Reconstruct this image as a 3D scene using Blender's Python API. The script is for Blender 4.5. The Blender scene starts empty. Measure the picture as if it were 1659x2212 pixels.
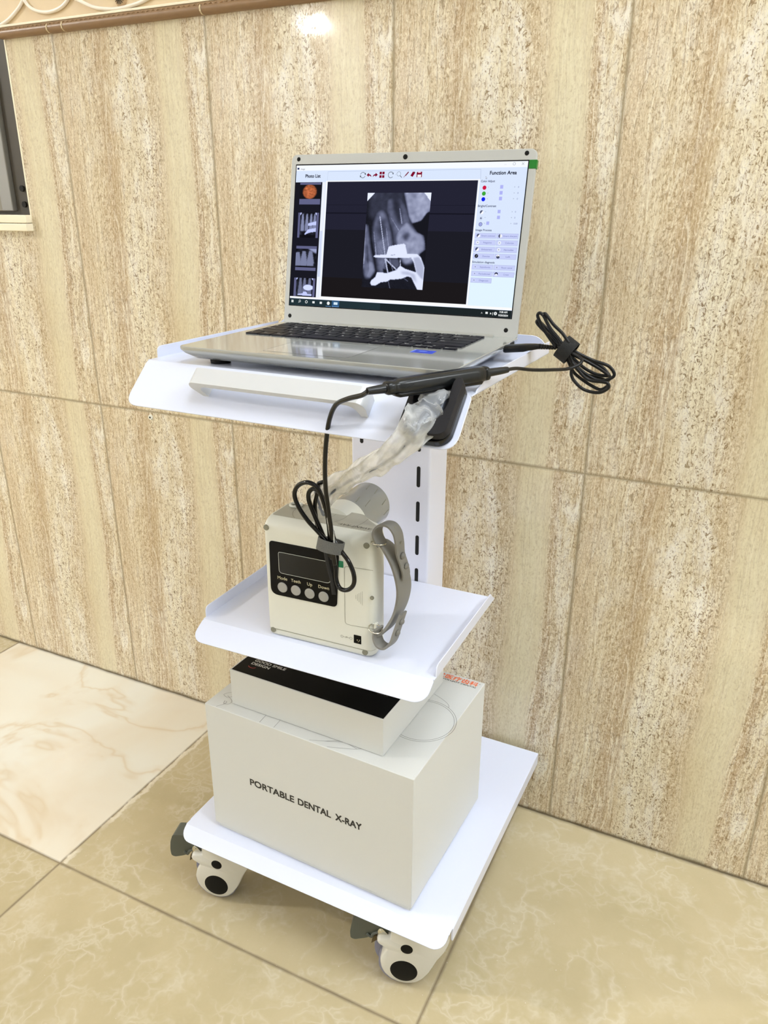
import bpy, bmesh, math, random
import numpy as np
from mathutils import Vector, Matrix
random.seed(7); rng = np.random.default_rng(7)
PI = math.pi
scene = bpy.context.scene
COL = scene.collection

# ------------------------------------------------------------------ camera, world, light, exposure
CAM = dict(x=0.4554, y=-0.8807, z=0.9865, yaw=-0.4641, pitch=0.3742, roll=0.0046, f=1671.85)
def make_camera():
    c = CAM
    cy, sy, cp, sp = math.cos(c['yaw']), math.sin(c['yaw']), math.cos(c['pitch']), math.sin(c['pitch'])
    f = Vector((sy*cp, cy*cp, -sp)); r = Vector((cy, -sy, 0)); u = r.cross(f)
    r2 = r*math.cos(c['roll']) + u*math.sin(c['roll']); u2 = -r*math.sin(c['roll']) + u*math.cos(c['roll'])
    cam = bpy.data.cameras.new('camera'); o = bpy.data.objects.new('camera', cam); COL.objects.link(o)
    cam.sensor_fit = 'HORIZONTAL'; cam.sensor_width = 36; cam.lens = c['f']/1659*36
    cam.clip_start = .01; cam.clip_end = 60
    m = Matrix((r2, u2, -f)).transposed().to_4x4(); m.translation = Vector((c['x'], c['y'], c['z']))
    o.matrix_world = m
    scene.camera = o
make_camera()
scene.view_settings.view_transform = 'Standard'; scene.view_settings.look = 'None'
scene.view_settings.gamma = 1; scene.view_settings.use_curve_mapping = False
scene.view_settings.exposure = 0.36
scene.cycles.use_denoising = True; scene.cycles.blur_glossy = 0.0
scene.cycles.max_bounces = 10; scene.cycles.diffuse_bounces = 4; scene.cycles.glossy_bounces = 4
scene.cycles.transparent_max_bounces = 16; scene.cycles.sample_clamp_indirect = 6
W = bpy.data.worlds.new('world'); scene.world = W; W.use_nodes = True
W.node_tree.nodes['Background'].inputs[0].default_value = (.85, .92, 1, 1)
W.node_tree.nodes['Background'].inputs[1].default_value = .6
PANEL_STRENGTH = 8.2
PANEL_COLOR = (.88, .94, 1.0)
PANELS = [(0.80, -0.75, .60, 1.20, 1.1), (2.3, -0.55, .60, 1.20, 2.2), (1.6, -2.6, .60, 1.20, .5), (-1.5, -4.2, .60, 1.20, .18)]
DOWNLIGHTS = [(-3.4456, -1.7858, .11), (-3.7524, -6.0792, .09)]
CEIL = 2.62

# ------------------------------------------------------------------ node helpers and materials
class NT:
    def __init__(s, name):
        s.m = bpy.data.materials.new(name); s.m.use_nodes = True; s.t = s.m.node_tree; s.t.nodes.clear()
        s.out = s.t.nodes.new('ShaderNodeOutputMaterial')
    def n(s, typ, ins=None, **kw):
        nd = s.t.nodes.new(typ)
        for k, v in kw.items(): setattr(nd, k, v)
        for k, v in (ins or {}).items(): s.set(nd.inputs[k], v)
        return nd
    def set(s, sock, v):
        if isinstance(v, bpy.types.NodeSocket): s.t.links.new(v, sock)
        elif isinstance(v, bpy.types.Node): s.t.links.new(v.outputs[0], sock)
        else:
            if isinstance(v, tuple) and len(v) == 3 and sock.type == 'RGBA': v = (*v, 1)
            sock.default_value = v
    def math(s, op, a, b=0.0, c=0.0, clamp=False):
        nd = s.n('ShaderNodeMath', {0: a, 1: b, 2: c}, operation=op); nd.use_clamp = clamp; return nd.outputs[0]
    def ramp(s, fac, stops, interp='LINEAR'):
        nd = s.n('ShaderNodeValToRGB', {0: fac}); cr = nd.color_ramp; cr.interpolation = interp
        while len(cr.elements) > 1: cr.elements.remove(cr.elements[-1])
        first = True
        for p, c in stops:
            if not isinstance(c, tuple): c = (c, c, c)
            e = cr.elements[0] if first else cr.elements.new(p)
            e.position = p; e.color = (*c, 1); first = False
        return nd.outputs[0]
    def mix(s, fac, a, b, blend='MIX'):
        nd = s.n('ShaderNodeMix', data_type='RGBA', blend_type=blend)
        s.set(nd.inputs[0], fac); s.set(nd.inputs[6], a); s.set(nd.inputs[7], b); return nd.outputs[2]
    def comb(s, x, y, z=0.0): return s.n('ShaderNodeCombineXYZ', {0: x, 1: y, 2: z}).outputs[0]
    def noise(s, vec, scale=1.0, detail=2.0, rough=.5, dist=0.0):
        return s.n('ShaderNodeTexNoise', {'Vector': vec, 'Scale': scale, 'Detail': detail, 'Roughness': rough, 'Distortion': dist}).outputs[0]
    def bsdf(s, **ins):
        b = s.n('ShaderNodeBsdfPrincipled')
        for k, v in ins.items(): s.set(b.inputs[k.replace('_', ' ')], v)
        s.t.links.new(b.outputs[0], s.out.inputs[0]); return b

def srgb(r, g, b):
    f = lambda c: (c/255/12.92) if c/255 <= .04045 else ((c/255+.055)/1.055)**2.4
    return (f(r), f(g), f(b))

def simple(name, col, rough=.5, metal=0.0, coat=0.0, spec=.5, noise=0.0, nscale=200.0, bump=0.0, **kw):
    """a plain material; a fine procedural grain keeps it from being perfectly even"""
    t = NT(name); tc = t.n('ShaderNodeTexCoord').outputs['Object']
    nz = t.noise(tc, nscale, 3.0)
    base = t.mix(t.math('MULTIPLY', nz, noise if noise else .02), col, tuple(c*.6 for c in col))
    b = t.bsdf(Base_Color=base, Roughness=rough, Metallic=metal, Specular_IOR_Level=spec)
    b.inputs['Coat Weight'].default_value = coat; b.inputs['Coat Roughness'].default_value = .06
    for k, v in kw.items(): t.set(b.inputs[k.replace('_', ' ')], v)
    if bump:
        bm_ = t.n('ShaderNodeBump', {'Strength': bump, 'Distance': .001, 'Height': nz}); t.set(b.inputs['Normal'], bm_.outputs[0])
    return t.m

def emis(name, col, s=1.0):
    t = NT(name); e = t.n('ShaderNodeEmission', {0: (*col, 1), 1: s}); t.t.links.new(e.outputs[0], t.out.inputs[0]); return t.m

TW, TH, S0 = .3115, .629, .2410        # wall tile size, one vertical joint

def travertine():
    t = NT('travertine_tile')
    tc = t.n('ShaderNodeTexCoord').outputs['Object']
    sep = t.n('ShaderNodeSeparateXYZ', {0: tc}); X, Z = sep.outputs[0], sep.outputs[2]
    uu = t.math('DIVIDE', t.math('SUBTRACT', X, S0), TW); u = t.math('FRACT', uu)
    vv = t.math('DIVIDE', Z, TH); v = t.math('FRACT', vv)
    # the printed pattern is the same on every tile
    warp = t.math('SUBTRACT', t.noise(t.comb(t.math('MULTIPLY', u, 1.6), t.math('MULTIPLY', v, 2.4), 3.1), 1.0, 2.0), .5)
    warp2 = t.math('SUBTRACT', t.noise(t.comb(t.math('MULTIPLY', u, 14.0), t.math('MULTIPLY', v, 9.0), 7.7), 1.0, 3.0), .5)
    lean = t.math('MULTIPLY', t.math('SUBTRACT', 1.0, v), .05)
    w = t.math('ADD', t.math('ADD', u, lean), t.math('ADD', t.math('MULTIPLY', warp, .10), t.math('MULTIPLY', warp2, .022)))
    c = srgb
    base = t.ramp(w, [(0.0, c(212, 194, 160)), (.05, c(214, 190, 156)), (.10, c(219, 199, 166)), (.17, c(224, 206, 172)), (.235, c(214, 193, 158)),
        (.285, c(196, 168, 132)), (.315, c(190, 160, 124)), (.330, c(178, 146, 108)), (.342, c(216, 194, 158)), (.355, c(190, 160, 122)), (.375, c(214, 193, 158)), (.41, c(232, 218, 188)),
        (.47, c(236, 226, 200)), (.53, c(230, 218, 190)), (.58, c(222, 206, 176)), (.635, c(205, 182, 148)), (.69, c(218, 200, 166)), (.73, c(228, 216, 180)),
        (.80, c(230, 220, 186)), (.865, c(226, 213, 180)), (.88, c(200, 174, 138)), (.905, c(192, 162, 126)), (.925, c(216, 198, 164)), (.96, c(226, 210, 178)), (1.0, c(216, 196, 162))])
    base = t.mix(.28, base, c(221, 207, 178))
    rough_mask = t.ramp(w, [(0, .75), (.2, .9), (.3, 1.0), (.45, .75), (.6, .9), (.68, .55), (.71, .28), (.86, .26), (.875, .9), (1.0, 1.0)])
    # long vertical streaks
    P1 = t.comb(t.math('MULTIPLY', w, 74.0), t.math('MULTIPLY', v, 6.5), 1.0)
    st = t.noise(P1, 1.0, 5.0, .65, .6)
    st_d = t.ramp(st, [(.30, 1.0), (.47, 0.0)]); st_l = t.ramp(st, [(.55, 0.0), (.74, 1.0)])
    P2 = t.comb(t.math('MULTIPLY', w, 24.0), t.math('MULTIPLY', v, 2.2), 5.0)
    st2 = t.noise(P2, 1.0, 4.0, .6, 1.2)
    st2_d = t.ramp(st2, [(.30, 1.0), (.48, 0.0)])
    col = t.mix(t.math('MULTIPLY', t.math('MULTIPLY', st2_d, rough_mask), .50), base, c(190, 162, 128))
    col = t.mix(t.math('MULTIPLY', t.math('MULTIPLY', st_d, rough_mask), .90), col, c(168, 138, 102))
    col = t.mix(t.math('MULTIPLY', t.math('MULTIPLY', st_l, rough_mask), .90), col, c(247, 240, 216))
    # thin dark and pale hair lines
    P3 = t.comb(t.math('MULTIPLY', w, 34.0), t.math('MULTIPLY', v, 3.0), 9.0)
    ln = t.math('ABSOLUTE', t.math('SUBTRACT', t.noise(P3, 1.0, 3.0, .5, 1.5), .5))
    lm = t.math('MULTIPLY', t.ramp(ln, [(0, 1.0), (.020, 0.0)]), rough_mask)
    col = t.mix(t.math('MULTIPLY', lm, .78), col, c(134, 102, 68))
    P4 = t.comb(t.math('MULTIPLY', w, 20.0), t.math('MULTIPLY', v, 2.0), 14.0)
    ln2 = t.math('ABSOLUTE', t.math('SUBTRACT', t.noise(P4, 1.0, 3.0, .5, 1.0), .5))
    col = t.mix(t.math('MULTIPLY', t.math('MULTIPLY', t.ramp(ln2, [(0, 1.0), (.024, 0.0)]), rough_mask), .7), col, c(250, 244, 224))
    # cloudy white blotches
    wmask = t.ramp(w, [(0, .1), (.1, .15), (.2, .55), (.28, .2), (.36, .3), (.42, 1.0), (.58, 1.0), (.66, .2), (.7, 0.0), (.87, 0.0), (.93, .7), (.99, .9)])
    wb = t.noise(t.comb(t.math('MULTIPLY', w, 15.0), t.math('MULTIPLY', v, 8.0), 21.0), 1.0, 5.0, .65, .4)
    vmask = t.ramp(v, [(0, .6), (.25, .75), (.45, .5), (.7, .8), (.85, 1.0), (1, .9)])
    wf = t.math('MULTIPLY', t.math('MULTIPLY', t.ramp(wb, [(.47, 0.0), (.62, 1.0)]), wmask), vmask)
    col = t.mix(t.math('MULTIPLY', wf, .9), col, c(252, 250, 242))
    # worm-like pits and specks
    P5 = t.comb(t.math('MULTIPLY', u, 62.0), t.math('MULTIPLY', v, 82.0), 2.0)
    pit = t.noise(P5, 1.0, 2.5, .6, 1.6)
    pm = t.ramp(w, [(0, .45), (.15, .5), (.25, .7), (.36, .35), (.42, 1.0), (.62, 1.0), (.68, .5), (.70, .14), (.86, .12), (.88, .8), (1, .6)])
    dk = t.math('MULTIPLY', t.ramp(pit, [(.37, 1.0), (.43, 0.0)]), pm)
    lt = t.math('MULTIPLY', t.ramp(pit, [(.55, 0.0), (.63, 1.0)]), pm)
    col = t.mix(t.math('MULTIPLY', lt, .72), col, c(250, 243, 220))
    col = t.mix(t.math('MULTIPLY', dk, .85), col, c(122, 92, 58))
    tone = t.noise(t.comb(t.math('MULTIPLY', u, 3.0), t.math('MULTIPLY', v, 2.2), 33.0), 1.0, 2.0)
    col = t.mix(t.math('MULTIPLY', t.ramp(tone, [(.40, 1.0), (.60, 0.0)]), .22), col, c(196, 170, 124))
    P6 = t.comb(t.math('MULTIPLY', u, 130.0), t.math('MULTIPLY', v, 95.0), 12.0)
    gr = t.noise(P6, 1.0, 3.0, .6, .8)
    gm = t.math('ADD', t.math('MULTIPLY', rough_mask, 1.0), .22)
    col = t.mix(t.math('MULTIPLY', t.ramp(gr, [(.33, 1.0), (.46, 0.0)]), t.math('MULTIPLY', gm, .58)), col, c(164, 132, 94))
    col = t.mix(t.math('MULTIPLY', t.ramp(gr, [(.56, 0.0), (.68, 1.0)]), t.math('MULTIPLY', gm, .5)), col, c(248, 238, 212))
    # joints
    du = t.math('MULTIPLY', t.math('MINIMUM', u, t.math('SUBTRACT', 1.0, u)), TW)
    dv = t.math('MULTIPLY', t.math('MINIMUM', v, t.math('SUBTRACT', 1.0, v)), TH)
    jn = t.math('MULTIPLY', t.math('SUBTRACT', t.noise(tc, 40.0, 2.0), .5), .0010)
    d = t.math('ADD', t.math('MINIMUM', du, dv), jn)
    joint = t.ramp(d, [(0.0006, 1.0), (.0013, 0.0)])
    col = t.mix(t.math('MULTIPLY', joint, .85), col, c(150, 132, 100))
    # grime where the wall meets the floor
    gz = t.math('ADD', Z, t.math('MULTIPLY', t.math('SUBTRACT', t.noise(tc, 22.0, 4.0), .5), .016))
    col = t.mix(t.ramp(gz, [(.001, .8), (.006, 0.0)]), col, c(112, 96, 70))
    col = t.n('ShaderNodeHueSaturation', {'Hue': .503, 'Saturation': .95, 'Value': .98, 'Color': col}).outputs[0]
    h = t.math('SUBTRACT', t.math('SUBTRACT', 0.0, t.math('MULTIPLY', joint, 1.0)), t.math('MULTIPLY', dk, .12))
    bp = t.n('ShaderNodeBump', {'Strength': .5, 'Distance': .0012, 'Height': h})
    wav = t.n('ShaderNodeBump', {'Strength': .10, 'Distance': .004, 'Height': t.noise(tc, 11.0, 2.0), 'Normal': bp.outputs[0]})
    t.bsdf(Base_Color=col, Roughness=t.math('ADD', t.math('MULTIPLY', joint, .5), .07), Specular_IOR_Level=.42, Normal=wav.outputs[0])
    return t.m

def floor_material():
    t = NT('floor_tile')
    tc = t.n('ShaderNodeTexCoord').outputs['Object']
    sep = t.n('ShaderNodeSeparateXYZ', {0: tc}); X = sep.outputs[0]; D = t.math('MULTIPLY', sep.outputs[1], -1.0)
    gx = t.math('DIVIDE', t.math('SUBTRACT', X, .1834), .6242); gy = t.math('DIVIDE', t.math('SUBTRACT', D, .4528), .6242)
    ix, iy = t.math('FLOOR', gx), t.math('FLOOR', gy); fx, fy = t.math('FRACT', gx), t.math('FRACT', gy)
    seed = t.math('ADD', t.math('MULTIPLY', ix, 7.3), t.math('MULTIPLY', iy, 13.7))
    c = srgb
    P = t.comb(X, D, seed)
    wp = t.n('ShaderNodeTexNoise', {'Vector': P, 'Scale': 9.0, 'Detail': 4.0, 'Roughness': .6})
    wv = t.n('ShaderNodeVectorMath', {0: wp.outputs['Color'], 1: (.5, .5, .5)}, operation='SUBTRACT')
    wv2 = t.n('ShaderNodeVectorMath', {0: wv.outputs[0], 'Scale': .16}, operation='SCALE')
    Pw = t.n('ShaderNodeVectorMath', {0: P, 1: wv2.outputs[0]}, operation='ADD').outputs[0]
    cloud = t.noise(P, 5.0, 4.0, .6)
    base = t.ramp(cloud, [(.30, c(198, 181, 138)), (.5, c(207, 189, 147)), (.70, c(214, 196, 156))])
    def vein(scale, width):
        vo = t.n('ShaderNodeTexVoronoi', {'Vector': Pw, 'Scale': scale}, feature='DISTANCE_TO_EDGE').outputs[0]
        return t.ramp(vo, [(0.0, 1.0), (width, .35), (width*2.6, 0.0)])
    v1 = vein(13.0, .045); v2 = vein(27.0, .06)
    m1 = t.ramp(t.noise(P, 14.0, 4.0, .6), [(.45, 0.0), (.60, 1.0)]); m2 = t.ramp(t.noise(P, 11.0, 3.0), [(.48, 0.0), (.62, 1.0)])
    vv = t.math('MAXIMUM', t.math('MULTIPLY', v1, m1), t.math('MULTIPLY', v2, m2), clamp=True)
    bl = t.ramp(t.noise(Pw, 16.0, 5.0, .65), [(.57, 0.0), (.66, .9)])
    vv = t.math('MAXIMUM', vv, t.math('MULTIPLY', bl, t.math('MULTIPLY', m1, .7)))
    col = t.mix(t.math('MULTIPLY', vv, .55), base, c(233, 222, 196))
    fine = t.noise(P, 260.0, 2.0)
    col = t.mix(t.math('MULTIPLY', fine, .12), col, c(176, 152, 112))
    # one pale marble tile by the wall, left of the trolley
    cr = t.noise(P, 3.4, 3.0, .5, .8)
    cream = t.ramp(cr, [(.30, c(244, 230, 206)), (.44, c(248, 238, 218)), (.60, c(252, 248, 234)), (.74, c(252, 250, 240))])
    cl = t.math('ABSOLUTE', t.math('SUBTRACT', t.noise(P, 2.6, 4.0, .55, 1.2), .5))
    cream = t.mix(t.math('MULTIPLY', t.ramp(cl, [(0, 1.0), (.02, .25), (.05, 0.0)]), .5), cream, c(228, 198, 150))
    is_c = t.math('MULTIPLY', t.math('LESS_THAN', t.math('ABSOLUTE', t.math('ADD', ix, 2.0)), .5), t.math('LESS_THAN', t.math('ABSOLUTE', t.math('ADD', iy, 1.0)), .5))
    col = t.mix(is_c, col, cream)
    ex = t.math('MULTIPLY', t.math('MINIMUM', fx, t.math('SUBTRACT', 1.0, fx)), .6242)
    ey = t.math('MULTIPLY', t.math('MINIMUM', fy, t.math('SUBTRACT', 1.0, fy)), .6242)
    jn = t.math('MULTIPLY', t.math('SUBTRACT', t.noise(tc, 30.0, 3.0), .5), .0022)
    d = t.math('ADD', t.math('MINIMUM', ex, ey), jn)
    joint = t.ramp(d, [(.0006, 1.0), (.0015, 0.0)])
    col = t.mix(t.math('MULTIPLY', joint, .85), col, c(128, 108, 78))
    # flaking white cement along the pale tile's long joint
    dj = t.math('SUBTRACT', X, -.4408)
    sm = t.math('MULTIPLY', t.ramp(t.math('ADD', dj, t.math('MULTIPLY', t.math('SUBTRACT', t.noise(tc, 28.0, 4.0, .7), .5), .026)), [(.0020, 0.0), (.0030, 1.0), (.0085, 1.0), (.0095, 0.0)]), t.math('LESS_THAN', D, .45))
    sm = t.math('MULTIPLY', sm, t.ramp(t.noise(tc, 9.0, 2.0), [(.36, 0.0), (.46, 1.0)]))
    col = t.mix(sm, col, c(238, 226, 200))
    wl = t.ramp(t.math('ADD', D, t.math('MULTIPLY', t.math('SUBTRACT', t.noise(tc, 20.0, 3.0), .5), .006)), [(.0025, .9), (.0045, 0.0)])
    col = t.mix(wl, col, c(104, 88, 64))
    sp = t.ramp(t.noise(tc, 320.0, 1.0), [(.79, 0.0), (.80, 1.0)])
    col = t.mix(t.math('MULTIPLY', sp, .8), col, c(250, 246, 236))
    col = t.n('ShaderNodeHueSaturation', {'Hue': .503, 'Saturation': .90, 'Value': .84, 'Color': col}).outputs[0]
    bp = t.n('ShaderNodeBump', {'Strength': .4, 'Distance': .001, 'Height': t.math('SUBTRACT', 0.0, joint)})
    wav = t.n('ShaderNodeBump', {'Strength': .12, 'Distance': .003, 'Height': t.noise(tc, 26.0, 2.0), 'Normal': bp.outputs[0]})
    rough = t.math('ADD', t.mix(is_c, (.24, .24, .24), (.10, .10, .10)), t.math('MULTIPLY', joint, .5))
    t.bsdf(Base_Color=col, Roughness=rough, Specular_IOR_Level=.45, Normal=wav.outputs[0])
    return t.m

M = {}
M['trav'] = travertine(); M['floor'] = floor_material()
M['white_metal'] = simple('white_painted_steel', srgb(221, 226, 244), .20, coat=.2, spec=.4)
M['column_metal'] = simple('white_painted_column', srgb(230, 232, 246), .3, coat=.2)
M['slot'] = simple('slot_dark', (.004, .004, .004), .8)
M['handle'] = simple('satin_aluminium', srgb(208, 210, 213), .34, metal=.1, spec=.5)
M['cream_plastic'] = simple('cream_plastic', srgb(222, 222, 211), .38, spec=.45, noise=.03)
M['taupe'] = simple('taupe_panel', srgb(172, 170, 156), .4)
M['taupe_line'] = simple('taupe_line', srgb(138, 133, 118), .4)
M['taupe_ink'] = simple('ink_brown', srgb(58, 52, 42), .5)
M['groove'] = simple('groove_shadow_line', srgb(150, 149, 134), .6)
M['hole'] = simple('screw_hole', srgb(128, 126, 110), .5)
M['black_gloss'] = simple('black_gloss_panel', (.003, .003, .003), .22, spec=.12)
M['lcd'] = simple('lcd_glass', srgb(14, 16, 17), .08, spec=.3)
M['panel_line'] = simple('panel_silver_line', srgb(190, 192, 186), .5)
M['panel_text'] = simple('panel_text', srgb(196, 190, 158), .5)
M['button'] = simple('grey_button', srgb(160, 159, 154), .45)
M['strap'] = simple('grey_silicone', srgb(126, 124, 119), .55)
M['strap_dark'] = simple('grey_silicone_stud', srgb(118, 116, 110), .5)
M['chrome'] = simple('chrome', srgb(215, 212, 200), .15, metal=1.0)
M['green'] = simple('green_sticker', srgb(0, 118, 78), .4)
M['green2'] = simple('green_tape', srgb(0, 112, 22), .4)
M['box_white'] = simple('white_card', srgb(210, 211, 208), .6, noise=.05, nscale=600, bump=.12)
M['box_top'] = simple('white_card_top', srgb(240, 240, 240), .55, noise=.03, nscale=600)
M['ink'] = simple('black_ink', srgb(34, 32, 30), .5)
M['inkline'] = simple('grey_print_line', srgb(120, 119, 118), .6)
M['orange'] = simple('orange_ink', srgb(238, 106, 44), .5)
M['black_label'] = simple('black_label', (.002, .002, .002), .4, spec=.1)
M['label_white'] = simple('label_white_ink', srgb(205, 206, 200), .5)
M['label_grey'] = simple('label_grey_ink', srgb(66, 68, 68), .5)
M['label_red'] = simple('label_red_ink', srgb(160, 42, 40), .5)
M['laptop'] = simple('silver_laptop', srgb(176, 178, 175), .16, metal=.35, coat=.5, spec=.5)
M['bezel'] = simple('silver_bezel', srgb(184, 185, 182), .42, metal=.15)
M['lap_edge'] = simple('laptop_edge', srgb(216, 220, 216), .25, metal=.5)
M['lap_under'] = simple('laptop_underside', srgb(120, 122, 122), .4, metal=.2)
M['key'] = simple('black_key', srgb(24, 24, 32), .45, spec=.12)
M['keyleg'] = simple('key_legend', srgb(236, 236, 236), .5)
M['rubber'] = simple('black_rubber', (.005, .005, .005), .6, spec=.2)
M['pad'] = simple('touchpad', srgb(188, 190, 190), .12, metal=.3, coat=.6)
M['seam'] = simple('seam', srgb(105, 106, 104), .5)
M['blue_st'] = simple('blue_sticker', srgb(40, 70, 215), .3)
M['blue_lt'] = simple('blue_sticker_light', srgb(130, 160, 245), .3)
M['cord'] = simple('black_cord', srgb(17, 17, 18), .33, spec=.3)
M['cord_gloss'] = simple('black_cord_gloss', (.003, .003, .003), .14, spec=.35)
M['ctl'] = simple('controller_black', srgb(25, 27, 28), .25, spec=.38)
M['velcro'] = simple('black_hook_loop_tape', srgb(18, 18, 18), .8, noise=.5, nscale=900, bump=.6)
M['velcro_grey'] = simple('grey_hook_loop_tape', srgb(104, 104, 100), .95, noise=.6, nscale=700, bump=.8)
M['holder'] = simple('matt_black_holder', srgb(38, 37, 40), .62, spec=.18)
M['holder_side'] = simple('gloss_black_holder', srgb(8, 8, 8), .2, spec=.3)
M['grey_sensor'] = simple('grey_sensor', srgb(112, 117, 128), .35)
M['pedal'] = simple('dark_grey_pedal', srgb(74, 78, 70), .42)
M['tooth'] = simple('bronze_tooth', srgb(84, 70, 44), .4, metal=.4)
M['caster'] = simple('caster_shell', srgb(214, 212, 203), .28, coat=.25)
M['capblk'] = simple('caster_cap_black', srgb(16, 15, 13), .6, spec=.15)
M['wheel'] = simple('grey_tread', srgb(128, 128, 146), .45)
M['paint'] = simple('cream_wall_paint', srgb(238, 232, 216), .7)
M['roomwall'] = simple('off_white_paint', srgb(228, 230, 232), .7)
M['ceil'] = simple('ceiling_white', srgb(240, 241, 242), .8)
M['rail'] = simple('brown_glazed_rail', srgb(146, 114, 80), .35, noise=.5, nscale=90, bump=.25)
M['railgrout'] = simple('pale_grout', srgb(214, 196, 160), .7)
M['border'] = simple('beige_border_tile', srgb(226, 202, 162), .4, noise=.2, nscale=60, bump=.5)
M['ledge'] = simple('cream_ledge', srgb(250, 240, 214), .3)
M['curve'] = simple('white_relief', srgb(250, 240, 226), .3)
M['rosette'] = simple('rosette_brown', srgb(190, 160, 122), .4)
M['alu'] = simple('grey_aluminium', srgb(150, 149, 146), .4, metal=.3)
M['alu_dark'] = simple('dark_frame', srgb(66, 60, 50), .5)
M['alu_low'] = simple('grey_rail', srgb(140, 134, 122), .4)
M['redglass'] = simple('brown_red_glass', srgb(70, 36, 28), .1)
M['stain'] = simple('olive_paint_smear', srgb(206, 200, 130), .5)
M['plug'] = simple('wall_plug', srgb(232, 230, 216), .5)
def cone_material():
    t = NT('smoky_cone'); tc = t.n('ShaderNodeTexCoord').outputs['Object']
    s = t.n('ShaderNodeSeparateXYZ', {0: tc})
    base = t.mix(t.noise(tc, 14.0, 2.0), srgb(150, 150, 144), srgb(160, 160, 156))
    b = t.bsdf(Base_Color=base, Roughness=.16, Specular_IOR_Level=.5, Alpha=.93); return t.m
M['cone'] = cone_material()
def sleeve_material():
    t = NT('clear_plastic_sleeve'); tc = t.n('ShaderNodeTexCoord').outputs['Object']
    nz = t.noise(tc, 32.0, 3.0, .5, 1.2)
    fr = t.n('ShaderNodeLayerWeight', {0: .35}).outputs[1]
    b = t.n('ShaderNodeBsdfPrincipled', {'Base Color': (.93, .94, .94, 1), 'Roughness': .14, 'Specular IOR Level': .9})
    bp = t.n('ShaderNodeBump', {'Strength': .7, 'Distance': .003, 'Height': nz}); t.set(b.inputs['Normal'], bp.outputs[0])
    tr = t.n('ShaderNodeBsdfTransparent', {0: (.97, .97, .97, 1)})
    fac = t.math('ADD', t.math('MULTIPLY', fr, .55), t.math('ADD', t.math('MULTIPLY', t.ramp(nz, [(.42, 0.0), (.62, 1.0)]), .14), t.ramp(t.n('ShaderNodeSeparateXYZ', {0: tc}).outputs[2], [(.070, .24), (.082, .06)])), clamp=True)
    mx = t.n('ShaderNodeMixShader', {0: fac, 1: tr.outputs[0], 2: b.outputs[0]}); t.t.links.new(mx.outputs[0], t.out.inputs[0])
    return t.m
M['sleeve'] = sleeve_material()
M['panel_emit'] = emis('ceiling_panel_light', PANEL_COLOR, PANEL_STRENGTH)
M['down_emit'] = emis('downlight_glow', (1, .98, .95), 700.0)

# ------------------------------------------------------------------ mesh helpers
def link(o, parent=None):
    COL.objects.link(o)
    if parent is not None: o.parent = parent
    return o
def obj(name, bm, mats, parent=None, smooth=False, bevel=0.0, seg=2, label=None, cat=None, kind=None, group=None, auto=None):
    me = bpy.data.meshes.new(name)
    bmesh.ops.recalc_face_normals(bm, faces=bm.faces[:]) if not getattr(bm, 'keep', False) else None
    bm.to_mesh(me); bm.free()
    for m in (mats if isinstance(mats, (list, tuple)) else [mats]): me.materials.append(m)
    o = bpy.data.objects.new(name, me)
    if smooth:
        for p in me.polygons: p.use_smooth = True
        if auto is not None: me.set_sharp_from_angle(angle=math.radians(auto))
    if bevel:
        b = o.modifiers.new('bevel', 'BEVEL'); b.width = bevel; b.segments = seg; b.limit_method = 'ANGLE'; b.angle_limit = math.radians(35)
        for p in me.polygons: p.use_smooth = True
        me.set_sharp_from_angle(angle=math.radians(40)) if False else None
        b.harden_normals = True
    tag(o, label, cat, kind, group)
    return link(o, parent)
def tag(o, label=None, cat=None, kind=None, group=None):
    if label: o['label'] = label
    if cat: o['category'] = cat
    if kind: o['kind'] = kind
    if group: o['group'] = group
def empty(name, loc, rz=0.0, label=None, cat=None, group=None):
    o = bpy.data.objects.new(name, None); o.location = loc; o.rotation_euler = (0, 0, rz); o.empty_display_size = .05
    tag(o, label, cat, None, group); return link(o)
def nb(): return bmesh.new()
def box(bm, x0, x1, y0, y1, z0, z1, mi=0):
    v = [bm.verts.new(p) for p in ((x0, y0, z0), (x1, y0, z0), (x1, y1, z0), (x0, y1, z0), (x0, y0, z1), (x1, y0, z1), (x1, y1, z1), (x0, y1, z1))]
    for f in ((3, 2, 1, 0), (4, 5, 6, 7), (0, 1, 5, 4), (1, 2, 6, 5), (2, 3, 7, 6), (3, 0, 4, 7)):
        bm.faces.new([v[i] for i in f]).material_index = mi
    return bm
def loft(bm, rings, cap0=True, cap1=True, closed=True, mi=0, wrap=False):
    R = [[bm.verts.new(p) for p in r] for r in rings]; n = len(R[0])
    pairs = list(zip(R[:-1], R[1:])) + ([(R[-1], R[0])] if wrap else [])
    for a, b in pairs:
        for i in range(n if closed else n-1):
            j = (i+1) % n
            bm.faces.new((a[i], a[j], b[j], b[i])).material_index = mi
    if closed and not wrap:
        if cap0: bm.faces.new(R[0][::-1]).material_index = mi
        if cap1: bm.faces.new(R[-1]).material_index = mi
    return bm
def prism(bm, pts, fn, d0, d1, mi=0):
    """pts: 2-D outline; fn(a,b,d) -> 3-D"""
    return loft(bm, [[fn(a, b, d0) for a, b in pts], [fn(a, b, d1) for a, b in pts]], mi=mi)
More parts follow.
